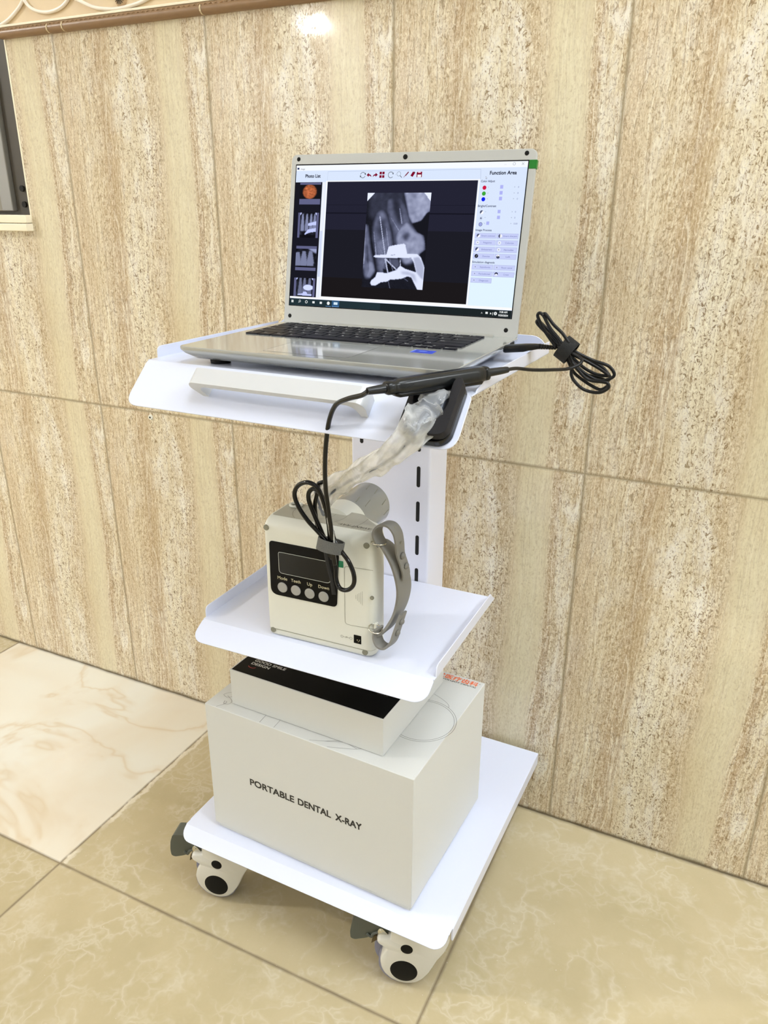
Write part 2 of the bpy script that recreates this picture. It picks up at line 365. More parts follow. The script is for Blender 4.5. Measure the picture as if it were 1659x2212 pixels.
def rrect(x0, x1, y0, y1, r, n=6):
    rs = r if isinstance(r, (list, tuple)) else [r]*4      # corners: (x0,y0),(x1,y0),(x1,y1),(x0,y1)
    pts = []
    for (cx, cy, a0), q in zip(((x0, y0, PI), (x1, y0, 1.5*PI), (x1, y1, 0), (x0, y1, .5*PI)), rs):
        sx = 1 if cx == x0 else -1; sy = 1 if cy == y0 else -1
        if q <= 0: pts.append((cx, cy)); continue
        for k in range(n+1):
            a = a0 + .5*PI*k/n; pts.append((cx+sx*q+q*math.cos(a), cy+sy*q+q*math.sin(a)))
    return pts
def round_poly(pts, r, n=5):
    out = []; N = len(pts)
    for i in range(N):
        p = Vector(pts[i]); a = Vector(pts[i-1]); b = Vector(pts[(i+1) % N]); rr = r[i] if isinstance(r, (list, tuple)) else r
        if rr <= 0: out.append(tuple(p)); continue
        d1 = (a-p); d2 = (b-p); t = min(rr, d1.length*.49, d2.length*.49)
        p1 = p+d1.normalized()*t; p2 = p+d2.normalized()*t
        for k in range(n+1):
            s = k/n; out.append(tuple(p1*(1-s)**2+p*2*s*(1-s)+p2*s*s))
    return out
def circ(cx, cy, r, n=32): return [(cx+r*math.cos(2*PI*k/n), cy+r*math.sin(2*PI*k/n)) for k in range(n)]
def smooth_path(pts, k=8, closed=False):
    P = [Vector(p) for p in pts]; out = []; n = len(P)
    rngi = range(n if closed else n-1)
    for i in rngi:
        g = lambda j: P[j % n] if closed else P[max(0, min(n-1, j))]
        p0, p1, p2, p3 = g(i-1), g(i), g(i+1), g(i+2)
        for s in range(k):
            t = s/k
            out.append(.5*((2*p1)+(p2-p0)*t+(2*p0-5*p1+4*p2-p3)*t*t+(3*p1-p0-3*p2+p3)*t**3))
    if not closed: out.append(P[-1])
    return out
def frames(path, up=None):
    T = []
    for i in range(len(path)):
        a = path[max(0, i-1)]; b = path[min(len(path)-1, i+1)]; T.append((b-a).normalized())
    nrm = (up or Vector((.13, .31, .94))).cross(T[0]).normalized()
    out = []
    for i, t in enumerate(T):
        if i and up is None:
            nrm = (nrm - t*nrm.dot(t)); nrm = nrm.normalized() if nrm.length > 1e-6 else t.orthogonal().normalized()
        elif up is not None:
            q = up.cross(t)
            if q.length > 1e-4: nrm = q.normalized()
        out.append((nrm, t.cross(nrm).normalized(), t))
    return out
def tube(bm, pts, r, n=10, k=8, mi=0, smooth=True):
    path = smooth_path(pts, k) if smooth else [Vector(p) for p in pts]
    F = frames(path); N = len(path)
    rr = (lambda i: r) if not callable(r) else (lambda i: r(i/(N-1)))
    return loft(bm, [[path[i]+F[i][0]*rr(i)*math.cos(2*PI*j/n)+F[i][1]*rr(i)*math.sin(2*PI*j/n) for j in range(n)] for i in range(N)], mi=mi)
def ribbon(bm, pts, w, th, up, k=8, mi=0, wf=None):
    """flat band along pts: w across the direction 'up', th thick"""
    path = smooth_path(pts, k); F = frames(path, Vector(up)); N = len(path)
    rings = []
    for i in range(N):
        a = F[i][0]; b = Vector(up).normalized(); ww = w*(wf(i/(N-1)) if wf else 1)
        c = []
        for (s1, s2) in ((1, .7), (.85, 1), (-.85, 1), (-1, .7), (-1, -.7), (-.85, -1), (.85, -1), (1, -.7)):
            c.append(path[i]+b*ww/2*s1+a*th/2*s2)
        rings.append(c)
    return loft(bm, rings, mi=mi)
def torus(bm, c, ax1, ax2, R, r, n=28, m=8, mi=0, a0=0, a1=2*PI):
    c, ax1, ax2 = Vector(c), Vector(ax1).normalized(), Vector(ax2).normalized(); ax3 = ax1.cross(ax2)
    full = abs(a1-a0-2*PI) < 1e-6; rings = []
    for i in range(n if full else n+1):
        a = a0+(a1-a0)*i/n; d = ax1*math.cos(a)+ax2*math.sin(a)
        rings.append([c+d*(R+r*math.cos(2*PI*j/m))+ax3*r*math.sin(2*PI*j/m) for j in range(m)])
    return loft(bm, rings, wrap=full, mi=mi)
def cyl(bm, p0, p1, r0, r1=None, n=28, mi=0):
    p0, p1 = Vector(p0), Vector(p1); t = (p1-p0).normalized(); a = t.orthogonal().normalized(); b = t.cross(a); r1 = r0 if r1 is None else r1
    return loft(bm, [[p+a*r*math.cos(2*PI*j/n)+b*r*math.sin(2*PI*j/n) for j in range(n)] for p, r in ((p0, r0), (p1, r1))], mi=mi)
def dome(bm, c, nrm, r, h, n=24, k=5, mi=0):
    c, t = Vector(c), Vector(nrm).normalized(); a = t.orthogonal().normalized(); b = t.cross(a)
    rings = []
    for i in range(k+1):
        q = i/k*PI/2*.96; rings.append([c+t*h*math.sin(q)+(a*math.cos(2*PI*j/n)+b*math.sin(2*PI*j/n))*r*math.cos(q) for j in range(n)])
    return loft(bm, rings, mi=mi)
def flat(bm, pts, fn, d=0.0, mi=0):
    f = bm.faces.new([bm.verts.new(fn(a, b, d)) for a, b in pts]); f.material_index = mi; return f
def stroke(bm, pts, w, fn, d=0.0, mi=0, closed=False):
    """flat printed line through 2-D points"""
    n = len(pts); L = []; R = []
    for i in range(n):
        a = Vector(pts[i-1] if (i or closed) else pts[0]); b = Vector(pts[(i+1) % n] if (i < n-1 or closed) else pts[-1])
        t = (b-a).normalized(); q = Vector((-t.y, t.x))*w/2; p = Vector(pts[i]); L.append(p+q); R.append(p-q)
    lv = [bm.verts.new(fn(p.x, p.y, d)) for p in L]; rv = [bm.verts.new(fn(p.x, p.y, d)) for p in R]
    for i in range(n if closed else n-1):
        j = (i+1) % n; bm.faces.new((lv[i], lv[j], rv[j], rv[i])).material_index = mi
_tc = {}
def text_geo(s, shear=0.0):
    key = (s, shear)
    if key in _tc: return _tc[key]
    cu = bpy.data.curves.new('t', 'FONT'); cu.body = s; cu.size = 1; cu.shear = shear; cu.resolution_u = 3
    o = bpy.data.objects.new('t', cu); COL.objects.link(o)
    dg = bpy.context.evaluated_depsgraph_get(); dg.update()
    me = o.evaluated_get(dg).to_mesh()
    V = [(v.co.x, v.co.y) for v in me.vertices]; F = [tuple(p.vertices) for p in me.polygons]
    o.evaluated_get(dg).to_mesh_clear(); bpy.data.objects.remove(o); bpy.data.curves.remove(cu)
    _tc[key] = (V, F); return V, F
def text(bm, s, fn, x, y, h, w=None, d=0.0, mi=0, align='L', rot=0.0, shear=0.0, bold=0.0):
    """writes s with capital height h (baseline start x,y) in the 2-D frame fn; w forces the total width"""
    V, F = text_geo(s, shear)
    if not V: return
    x0 = min(v[0] for v in V); x1 = max(v[0] for v in V)
    sy = h/.70; sx = sy if w is None else w/(x1-x0)
    off = {'L': 0, 'C': -(x1-x0)*sx/2, 'R': -(x1-x0)*sx}[align]
    shifts = [(0, 0)] if not bold else [(0, 0), (bold, 0), (0, bold), (bold, bold)]
    for k, (bx_, by_) in enumerate(shifts):
        vs = []
        for a, b in V:
            p, q = (a-x0)*sx+off+bx_, b*sy+by_
            p, q = p*math.cos(rot)-q*math.sin(rot), p*math.sin(rot)+q*math.cos(rot)
            vs.append(bm.verts.new(fn(x+p, y+q, d+k*1e-6)))
        for f in F:
            try: bm.faces.new([vs[i] for i in f]).material_index = mi
            except ValueError: pass

# ------------------------------------------------------------------ the room
WYAW, WD = .0129, .1989
WLOC = (-math.sin(WYAW)*WD, math.cos(WYAW)*WD, 0)
def wall_obj(name, bm, mats, **kw):
    o = obj(name, bm, mats, **kw); o.location = WLOC; o.rotation_euler = (0, 0, WYAW); return o
WX0, WX1, WZ0, WZ1 = -1.95, -.806, .972, 2.15       # window opening (s, z)
RL, RR, RF = -4.6, 3.4, -6.7
bm = nb(); box(bm, RL, RR, RF, .9, -.06, 0)
wall_obj('floor', bm, M['floor'], kind='structure', label='beige marbled floor tiles with one pale cream tile by the wall')
bm = nb()
box(bm, WX1, RR, 0, .14, 0, 1.251); box(bm, WX0, WX1, 0, .14, 0, WZ0); box(bm, RL, WX0, 0, .14, 0, 1.251)
wall_obj('wall_back', bm, M['trav'], kind='structure', label='wall of glossy vertical-grained travertine tiles')
bm = nb(); box(bm, WX1, RR, .004, .14, 1.251, CEIL); box(bm, WX0, WX1, .004, .14, WZ1, CEIL); box(bm, RL, WX0, .004, .14, 1.251, CEIL)
wall_obj('wall_back_upper', bm, M['paint'], kind='structure')
bm = nb(); box(bm, RL-.12, RL, RF, .14, 0, CEIL); wall_obj('wall_left', bm, M['roomwall'], kind='structure')
bm = nb(); box(bm, RR, RR+.12, RF, .14, 0, CEIL); wall_obj('wall_right', bm, M['roomwall'], kind='structure')
bm = nb(); box(bm, RL-.12, RR+.12, RF-.12, RF, 0, CEIL); wall_obj('wall_front', bm, M['roomwall'], kind='structure')
bm = nb(); box(bm, RL-.12, RR+.12, RF-.12, .9, CEIL, CEIL+.1); wall_obj('ceiling', bm, M['ceil'], kind='structure')

# brown pencil rail on top of the tiles, with pale mortar at its joints
bm = nb()
prof = [(0, 1.2510), (-.006, 1.2512), (-.0105, 1.2545), (-.0115, 1.259), (-.0095, 1.2640), (-.006, 1.2668), (0, 1.2672)]
loft(bm, [[(s, y, z) for y, z in prof]+[(s, .004, 1.2672), (s, .004, 1.251)] for s in (WX1-.002, RR-.01)])
# worn leaf relief along the top of the rail
for k in range(150):
    s = WX1+.004+k*.0098
    torus(bm, (s, -.0085, 1.2605), (1, 0, 0), (0, -.45, 1), .0036, .0011, n=8, m=5, a0=.1, a1=PI-.3)
wall_obj('trim_1', bm, M['rail'], kind='structure', smooth=True, auto=45, label='brown glazed pencil rail capping the wall tiles')
bm = nb()
for s in (-.6923, -.6587, -.3806, -.070, .2410, .5525):
    loft(bm, [[(s+q, y*1.04-.0004, z) for y, z in prof[:5]]+[(s+q, .002, 1.266), (s+q, .002, 1.2508)] for q in (-.0011, .0011)])
wall_obj('trim_2', bm, M['railgrout'], kind='structure', label='pale mortar lines across the brown rail')
bm = nb(); box(bm, WX1-.002, RR-.01, -.006, .004, 1.2674, 1.2712)
wall_obj('trim_3', bm, M['ledge'], kind='structure', bevel=.001)
bm = nb(); box(bm, WX1-.002, RR-.01, -.001, .004, 1.2714, 1.40)
wall_obj('trim_4', bm, M['border'], kind='structure', label='beige border tiles above the brown rail')
# raised cream scallops on the border tiles
bm = nb()
def scallop(pts):
    P = [(s, -.0035, z) for s, z in pts]; tube(bm, P, .0028, n=8, k=6)
for s0 in (-.7431, -.3431, .0569, .4569):
    scallop([(s0-.0615, 1.2719), (s0-.045, 1.2765), (s0-.030, 1.2832), (s0-.012, 1.2935), (s0, 1.3035)])
    scallop([(s0, 1.3035), (s0+.009, 1.2935), (s0+.022, 1.2862), (s0+.042, 1.2815), (s0+.062, 1.2815), (s0+.082, 1.2855), (s0+.098, 1.2945), (s0+.110, 1.309)])
    scallop([(s0+.098, 1.3010), (s0+.118, 1.2920), (s0+.150, 1.2795), (s0+.180, 1.2742), (s0+.205, 1.2732), (s0+.235, 1.2757), (s0+.262, 1.2815), (s0+.300, 1.295), (s0+.338, 1.3035)])
wall_obj('trim_5', bm, M['curve'], kind='structure', smooth=True, label='raised cream scallop moulding on the border tiles')
bm = nb()
for s in (-.5375, -.1375, .2625):
    dome(bm, (s, -.001, 1.2868), (0, -1, 0), .0125, .005)
    for k in range(6):
        a = -2.6+k*.42; cyl(bm, (s+.003*math.cos(a), -.0062, 1.2868+.003*math.sin(a)), (s+.009*math.cos(a), -.0052, 1.2868+.009*math.sin(a)), .0006, n=6, mi=1)
wall_obj('trim_6', bm, [M['rosette'], M['alu_dark']], kind='structure', smooth=True, auto=50, label='small brown rosettes set in the scallops')

# window recess at the left
w = empty('window_1', WLOC, WYAW); w['kind'] = 'structure'; w['label'] = 'grey aluminium framed window at the left edge'
bm = nb(); box(bm, WX0, WX0+.085, .045, .075, WZ0, WZ1); box(bm, WX1-.085, WX1, .045, .075, WZ0, WZ1); box(bm, WX0+.085, WX1-.085, .045, .075, WZ1-.05, WZ1)
box(bm, WX0, WX1, .046, .075, WZ0, WZ0+.008); obj('outer_frame', bm, M['alu_dark'], w)
bm = nb(); box(bm, WX1-.117, WX1-.087, .036, .062, WZ0+.006, WZ1-.05); box(bm, WX0+.087, WX0+.117, .036, .062, WZ0+.006, WZ1-.05); box(bm, -1.39, -1.36, .036, .062, WZ0+.05, WZ1-.05)
obj('sash_frame', bm, M['alu'], w, bevel=.002)
bm = nb(); box(bm, WX0+.117, WX1-.117, .038, .060, WZ0+.006, 1.022); obj('bottom_rail', bm, M['alu_low'], w, bevel=.002)
bm = nb(); box(bm, WX0+.1, WX1-.1, .064, .070, 1.02, WZ1-.05); obj('pane', bm, M['redglass'], w)
bm = nb()
for z in (.990, 1.018): cyl(bm, (WX1-.062, .045, z), (WX1-.062, .0415, z), .0055, n=14)
obj('screw', bm, M['slot'], w)
bm = nb(); box(bm, WX0-.01, WX1+.001, -.012, .045, .958, .9715); box(bm, WX0-.012, WX1+.002, -.015, .002, .944, .957)
wall_obj('window_sill', bm, M['ledge'], kind='structure', bevel=.0015, label='cream tiled ledge under the window')
bm = nb(); box(bm, WX1-.0005, WX1+.0025, -.0008, .045, WZ0-.012, WZ1); wall_obj('trim_7', bm, M['ledge'], kind='structure')
# wall plug stuck in the tile joint
bm = nb(); wl = Matrix.Rotation(WYAW, 4, 'Z')
cyl(bm, (0, 0, 0), (0, -.0022, 0), .0052, .0046, n=20); cyl(bm, (0, -.0022, 0), (0, -.0024, 0), .0019, n=12, mi=1)
o = obj('wall_plug', bm, [M['plug'], M['slot']], label='white plastic plug stuck in the wall tile joint below the trolley handle', cat='wall plug', bevel=.0004)
p = wl @ Vector((-.5702, WD, .6185)); o.location = p; o.rotation_euler = (0, 0, WYAW)

# ceiling lamps
for i, (x, y, wx, wy, k_) in enumerate(PANELS):
    e = empty('ceiling_light', (x, y, CEIL), label='square-edged ceiling light panel', cat='ceiling light', group='ceiling light panels')
    bm = nb()
    for a in ((-wx/2-.02, wx/2+.02, -wy/2-.02, -wy/2), (-wx/2-.02, wx/2+.02, wy/2, wy/2+.02), (-wx/2-.02, -wx/2, -wy/2, wy/2), (wx/2, wx/2+.02, -wy/2, wy/2)): box(bm, *a, -.02, -.0005)
    obj('frame', bm, M['alu'], e)
    bm = nb(); box(bm, -wx/2, wx/2, -wy/2, wy/2, -.014, -.002); obj('diffuser', bm, emis('ceiling_panel_light', PANEL_COLOR, PANEL_STRENGTH*k_), e)
for x, y, r in DOWNLIGHTS:
    e = empty('downlight', (x, y, CEIL), label='round recessed spotlight in the ceiling', cat='ceiling light', group='round ceiling spotlights')
    bm = nb(); torus(bm, (0, 0, -.004), (1, 0, 0), (0, 1, 0), r+.008, .006, n=32); obj('trim_ring', bm, M['alu'], e, smooth=True)
    bm = nb(); cyl(bm, (0, 0, -.008), (0, 0, -.001), r); obj('lens', bm, M['down_emit'], e)
exec_after = []

# ------------------------------------------------------------------ the trolley
cart = empty('trolley', (0, 0, 0), 0, 'white steel three-shelf trolley on four castors standing against the travertine wall', 'trolley')
TZ, MZ, BZ = .8203, .4816, .1310
TF, TB, TWD = -.1925, .0785, .2016
def xyplane(rot=0.0, ox=0.0):
    c, s = math.cos(rot), math.sin(rot)
    return lambda x, y, z: Vector((x*c-y*s+ox, x*s+y*c, z))
def lip_fn(y0, z0, y1, z1, tf=None):
    """2-D frame on a sloping front lip: (x, s) with s = 0 at the crease and negative downwards; d outwards"""
    e = Vector((0, y0-y1, z0-z1)).normalized(); n = Vector((0, -e.z, e.y)); a = Vector((0, y0, z0))
    def fn(x, s, d=0.0):
        p = a+Vector((x, 0, 0))+e*s+n*d
        return tf(p.x, p.y, p.z) if tf else p
    return fn
# base shelf: folded sheet with sloping front lip and turned-down sides
bm = nb(); T = .0016
prism(bm, [(-.2111, -.2032), (.2111, -.2032), (.2111, .1915), (-.2111, .1915)], lambda x, y, z: Vector((x, y, z)), BZ-T, BZ)
bl = lip_fn(-.2032, BZ, -.2212, .1187)
L = math.hypot(.018, .0123)
prism(bm, rrect(-.2105, .2105, -L-.0005, .0004, [.017, .017, .001, .001]), bl, -T, 0)
for sx in (-1, 1):
    prism(bm, round_poly([(-.1925, BZ-.0002), (-.1925, BZ-.022), (.1915, BZ-.022), (.1915, BZ-.0002)], [0, .003, .003, 0]), lambda y, z, d, sx=sx: Vector((sx*d, y, z)), .2095, .2123)
box(bm, -.2111, .2111, .190, .1915, BZ-.022, BZ-.0002)
box(bm, -.18, .18, -.19, -.186, BZ-.012, BZ-T)
obj('base_shelf', bm, M['white_metal'], cart, bevel=.0006)
# middle shelf, raised sides
mt = xyplane(.0231, .0005)
bm = nb()
prism(bm, [(-.1642, -.1799), (.1642, -.1799), (.1642, .0440), (-.1642, .0440)], mt, MZ-T, MZ)
ml = lip_fn(-.1799, MZ, -.2093, .4653, mt); LM = math.hypot(.0294, .0163)
prism(bm, rrect(-.1640, .1640, -LM, .0004, [.017, .017, .004, .004]), ml, -T, 0)
side = round_poly([(-.1745, MZ-T), (-.1745, MZ+.0149), (.0245, MZ+.0149), (.0440, MZ-T)], [0, .011, .002, 0])
for sx in (-1, 1): prism(bm, side, lambda y, z, d, sx=sx: mt(sx*d, y, z), .1628, .1644)
box(bm, -.055, .055, .025, .0440, MZ-.040, MZ-T)
obj('middle_shelf', bm, M['white_metal'], cart, bevel=.0006)
# top shelf with raised sides and back
tt = xyplane(.001, .0024)
bm = nb()
prism(bm, [(-TWD, TF), (TWD, TF), (TWD, TB), (-TWD, TB)], tt, TZ-T, TZ)
tl = lip_fn(TF, TZ, -.2366, .7767, tt); LT = math.hypot(.0441, .0436)
prism(bm, round_poly([(-.2030, -LT), (.2030, -LT), (.2020, .0004), (-.2020, .0004)], [.018, .018, .006, .006], 7), tl, -T, 0)
prism(bm, round_poly([(-.1765, TZ-T), (-.1765, TZ+.0132), (TB, TZ+.0132), (TB, TZ-T)], [0, .012, 0, 0], 6), lambda y, z, d: tt(-d, y, z), TWD-.0016, TWD)
prism(bm, round_poly([(-.182, TZ-T), (-.178, TZ+.003), (-.150, TZ+.0105), (-.136, TZ+.0128), (TB, TZ+.0132), (TB, TZ-T)], [0, .008, .012, .006, 0, 0], 6), lambda y, z, d: tt(d, y, z), TWD-.0016, TWD)
prism(bm, round_poly([(-TWD, TZ-T), (-TWD, TZ+.006), (-TWD+.014, TZ+.0193), (TWD-.014, TZ+.0193), (TWD, TZ+.004), (TWD, TZ-T)], [0, .004, .010, .010, .004, 0], 6), lambda x, z, d: tt(x, d, z), TB-.0016, TB)
box(bm, -.055, .055, .02, .0460, TZ-.050, TZ-T)
obj('top_shelf', bm, M['white_metal'], cart, bevel=.0006)
# slotted column
CX, CF, CB = .0614, .0464, .1094
bm = nb()
prism(bm, round_poly([(-CX, CF), (CX, CF), (CX, CB), (-CX, CB)], .0045, 4), lambda x, y, z: Vector((x, y, z)), BZ, TZ-T)
col = obj('column', bm, M['column_metal'], cart, smooth=True, auto=50)
bm = nb()
for sx in (-1, 1):
    z = .1500
    while z < TZ-.04:
        prism(bm, rrect(sx*.0444-.0027, sx*.0444+.0027, z, z+.0305, .0026, 4), lambda x, q, d: Vector((x, d, q)), CF-.00025, CF+.002); z += .0516
# slots end up at the heights measured on the column: 0.5218-0.5528, 0.5742-0.6049, ...
o = obj('slot', bm, M['slot'], col)
dz = (.5742-.1500) % .0516
o.location = (0, 0, dz)
# handle on the top shelf's sloping front
def hfn(x, off, s): return tl(x-.0024, s, off)
bm = nb()
outer = round_poly([(-.0985, 0), (-.1075, .0165), (-.1025, .0255), (.1045, .0255), (.1095, .0165), (.1065, .0), (.0985, .0), (.0965, .0125), (.0905, .0185), (-.0885, .0185), (-.0945, .0125), (-.0905, 0)],
                   [.001, .006, .008, .008, .006, .001, .001, .006, .008, .008, .006, .001], 6)
hv = lambda a, off, s: hfn(a, off, s)
prism(bm, outer, hv, -.0425+.004, -.0225+.004)
obj('handle', bm, M['handle'], cart, bevel=.0022, seg=3)

# castors
CO = [(-.0185, .112), (-.0189, .0905), (-.0192, .0885), (-.0350, .0862), (-.0382, .0800), (-.0324, .0765), (-.0231, .0702), (-.0305, .0565), (-.0332, .0447), (-.0314, .0329), (-.0269, .0229), (-.0179, .0138), (-.0063, .0088),
      (.0051, .0086), (.0171, .0132), (.0255, .0214), (.0337, .0345), (.040, .049), (.0445, .0604), (.0541, .0776), (.0590, .0920), (.0600, .112)]
def make_caster(x, y, rot, parent):
    """castor in its own frame: disc face towards -y, hub at x = 0"""
    cs = empty_child('castor', (x, y, 0), rot, parent)
    bm = nb()
    def inset(k):
        c = Vector((.008, .055)); return [tuple(c+(Vector(p)-c)*k) for p in CO]
    base = round_poly(CO, .003, 3)
    def rings(k, yy): 
        c = Vector((.006, .052)); return [Vector((c.x+(p[0]-c.x)*k, yy, (c.y+(p[1]-c.y)*k) if p[1] < .1 else p[1])) for p in base]
    loft(bm, [rings(.93, -.016), rings(.975, -.0145), rings(1.0, -.010), rings(1.0, .010), rings(.975, .0145), rings(.93, .016)])
    obj('shell', bm, M['caster'], cs, smooth=True, auto=50)
    bm = nb(); dome(bm, (0, -.0157, .0335), (0, -1, 0), .0195, .0016, n=32, k=3); obj('hub_cap', bm, M['capblk'], cs, smooth=True, auto=50)
    bm = nb(); dome(bm, (.0035, -.0157, .0742), (0, -1, 0), .0088, .0012, n=24, k=3); obj('pivot_cap', bm, M['capblk'], cs, smooth=True, auto=50)
    bm = nb(); R = .0335
    prof = [(R-.004, -.0135), (R-.001, -.012), (R, -.006), (R, .006), (R-.001, .012), (R-.004, .0135)]
    loft(bm, [[Vector((-.003+r*math.cos(2*PI*j/40), yy+.004, .0336+r*math.sin(2*PI*j/40))) for j in range(40)] for r, yy in [(.012, -.0135)]+prof+[(.012, .0135)]])
    # second, inner wheel behind the shell gives the castor its stance
    loft(bm, [[Vector((-.0125+r*math.cos(2*PI*j/40), yy+.024, .0336+r*math.sin(2*PI*j/40))) for j in range(40)] for r, yy in [(.012, -.0115)]+[(a, b*.85) for a, b in prof]+[(.012, .0115)]])
    obj('wheel', bm, M['wheel'], cs, smooth=True, auto=50)
    bm = nb(); ped = round_poly([(-.0672, .1105), (-.0728, .095), (-.0753, .078), (-.0750, .0655), (-.0694, .0635), (-.0538, .0697), (-.0430, .0770), (-.0385, .0841), (-.0200, .090), (-.0200, .1125), (-.045, .1135)], .004, 3)
    pf = lambda a, z, d: Vector((a, d-.08*(z-.064), z))
    prism(bm, ped, pf, -.004, .022)
    tube(bm, [(-.052, -.006, .080), (-.046, -.0066, .0765), (-.043, -.007, .083), (-.036, -.007, .087)], .0022, n=6, k=3)
    obj('brake_pedal', bm, M['pedal'], cs, bevel=.0014)
    bm = nb(); prism(bm, [(-.047, .058), (-.0448, .0696), (-.0412, .0743), (-.0330, .0714)], lambda a, z, d: Vector((a, d, z)), -.002, .006); obj('brake_tooth', bm, M['tooth'], cs, bevel=.0006)
    bm = nb(); prism(bm, round_poly([(-.0369, .0908), (-.0352, .0956), (-.0317, .0973), (-.0281, .0939), (-.0229, .0875), (-.0170, .0889), (-.0170, .0845), (-.0352, .0827)], .002, 3), lambda a, z, d: Vector((a, d, z)), -.0095, -.0065)
    cyl(bm, (-.0322, -.0112, .0925), (-.0322, -.0075, .0925), .0019, n=16)
    obj('brake_lever', bm, M['chrome'], cs, bevel=.0006)
    bm = nb(); cyl(bm, (.022, .012, .108), (.022, .012, BZ-T-.0002), .018); cyl(bm, (.022, .012, .119), (.022, .012, BZ-T-.0004), .024)
    obj('swivel_plate', bm, M['chrome'], cs, bevel=.0006)
    return cs
def empty_child(name, loc, rz, parent):
    o = bpy.data.objects.new(name, None); o.location = loc; o.rotation_euler = (0, 0, rz); o.empty_display_size = .03; COL.objects.link(o); o.parent = parent; return o
c0 = make_caster(.1448, -.189, .30, cart)
def copy_tree(o, parent):
    c = o.copy(); COL.objects.link(c); c.parent = parent
    for ch in list(o.children): copy_tree(ch, c)
    return c
for x, y, r in ((-.1678, -.189, .27), (-.168, .135, .5), (.140, .140, .1)):
    c = copy_tree(c0, cart); c.location = (x, y, 0); c.rotation_euler = (0, 0, r)

# ------------------------------------------------------------------ the two cardboard boxes
big = empty('carton', (-.1681, -.1869, BZ), -.0295, 'large white rigid carton printed PORTABLE DENTAL X-RAY on the bottom shelf', 'box')
BW, BD, BH = .3231, .2317, .2172
xz = lambda y0: (lambda a, z, d=0.0: Vector((a, y0-d, z)))
def tray(bm, w, d, z0, z1, ins=0.0):
    box(bm, ins, w-ins, ins, d-ins, z0, z1)
bm = nb(); tray(bm, BW, BD, .0, .030, .0038); obj('base_tray', bm, M['box_white'], big, bevel=.0008)
bm = nb(); tray(bm, BW, BD, .0085, BH)
lid = obj('lid', bm, [M['box_white']], big, bevel=.0011)
bm = nb(); f = xz(-.0002)
text(bm, 'PORTABLE', f, .0705, .1056, .0105, w=.0735, bold=.0008); text(bm, 'DENTAL', f, .1508, .1056, .0105, w=.0515, bold=.0008); text(bm, 'X-RAY', f, .2098, .1056, .0105, w=.0395, bold=.0008)
obj('front_lettering', bm, M['ink'], lid, label='black printed words PORTABLE DENTAL X-RAY')
bm = nb(); tf_ = lambda a, b, d=0.0: Vector((a, b, BH+.0002+d))
for r in (.0460, .0430): stroke(bm, circ(.2805, .1105, r, 64), .0006, tf_, closed=True)
for q in ([(.2699, .1719), (.2850, .1660), (.2969, .1590), (.3010, .1520)], [(.2500, .1500), (.2699, .1560)], [(.0927, .0016), (.0905, .0260)], [(.1159, .0016), (.1135, .0300)],
          [(.1713, .0025), (.190, .0100), (.2146, .0208)], [(.1985, .0018), (.2150, .0080), (.2346, .0163), (.250, .030)], [(.0193, .0016), (.0260, .0130), (.0240, .0180)],
          [(.0120, .0330), (.0200, .0400), (.0260, .0360), (.0200, .0260), (.0110, .0280), (.0120, .0330)], [(.0170, .0290), (.0300, .0220), (.0310, .0140), (.0240, .0120), (.0210, .0180)],
          [(.2346, .0163), (.2100, .0200), (.1900, .0100)]):
    stroke(bm, [(v.x, v.y) for v in smooth_path([(a, b, 0) for a, b in q], 6)], .0005, tf_)
obj('line_drawing', bm, M['inkline'], lid, label='thin grey line drawing printed on the lid')
bm = nb(); ca = math.atan2(.2293-.2202, .3163-.2633)*.0
text(bm, '\u4f18\u533b\u7597\u9f7f\u79d1', tf_, .2515, .2175, .0082, w=.0640, bold=.0004)
obj('orange_logo', bm, M['orange'], lid, label='orange Chinese characters on the lid')
bm = nb(); text(bm, 'YOLUJOY DENTAL', tf_, .2640, .2125, .0029, w=.0520, shear=.3, bold=.0002); text(bm, '\u00ae', tf_, .3165, .2235, .0020, w=.0022)
obj('logo_lettering', bm, M['ink'], lid, label='small dark grey words under the orange characters')

small = empty('flat_carton', (-.1330, -.1708, BZ+BH+.0005), -.0210, 'flat white carton with a black top label lying on the large carton', 'box')
SW, SD, SH = .2358, .1858, .0550
bm = nb(); box(bm, 0, SW, 0, SD, 0, SH); obj('sleeve', bm, M['box_white'], small, bevel=.0007)
bm = nb(); box(bm, .0022, SW-.0008, .0018, SD-.002, SH-.0002, SH+.0003); lab = obj('top_label', bm, M['black_label'], small)
tf2 = lambda a, b, d=0.0: Vector((a, b, SH+.0005+d))
bm = nb(); text(bm, 'GOOD SMILE', tf2, .0178, .0318, .0052, w=.0500, bold=.0003); text(bm, 'DESIGN', tf2, .0176, .0240, .0052, w=.0292, bold=.0003)
obj('label_lettering', bm, M['label_white'], lab, label='white words GOOD SMILE DESIGN')
bm = nb(); stroke(bm, [(.0177, .0190), (.0190, .0176), (.0215, .0166), (.0254, .0163), (.0280, .0176), (.0293, .0193)], .0011, tf2); obj('smile_mark', bm, M['label_red'], lab, label='dark red smile curve')
bm = nb(); text(bm, 'YOUJOY', tf2, .2190, .0475, .0036, w=.0160, rot=PI); obj('faint_lettering', bm, M['label_grey'], lab, label='faint grey word near the label edge')

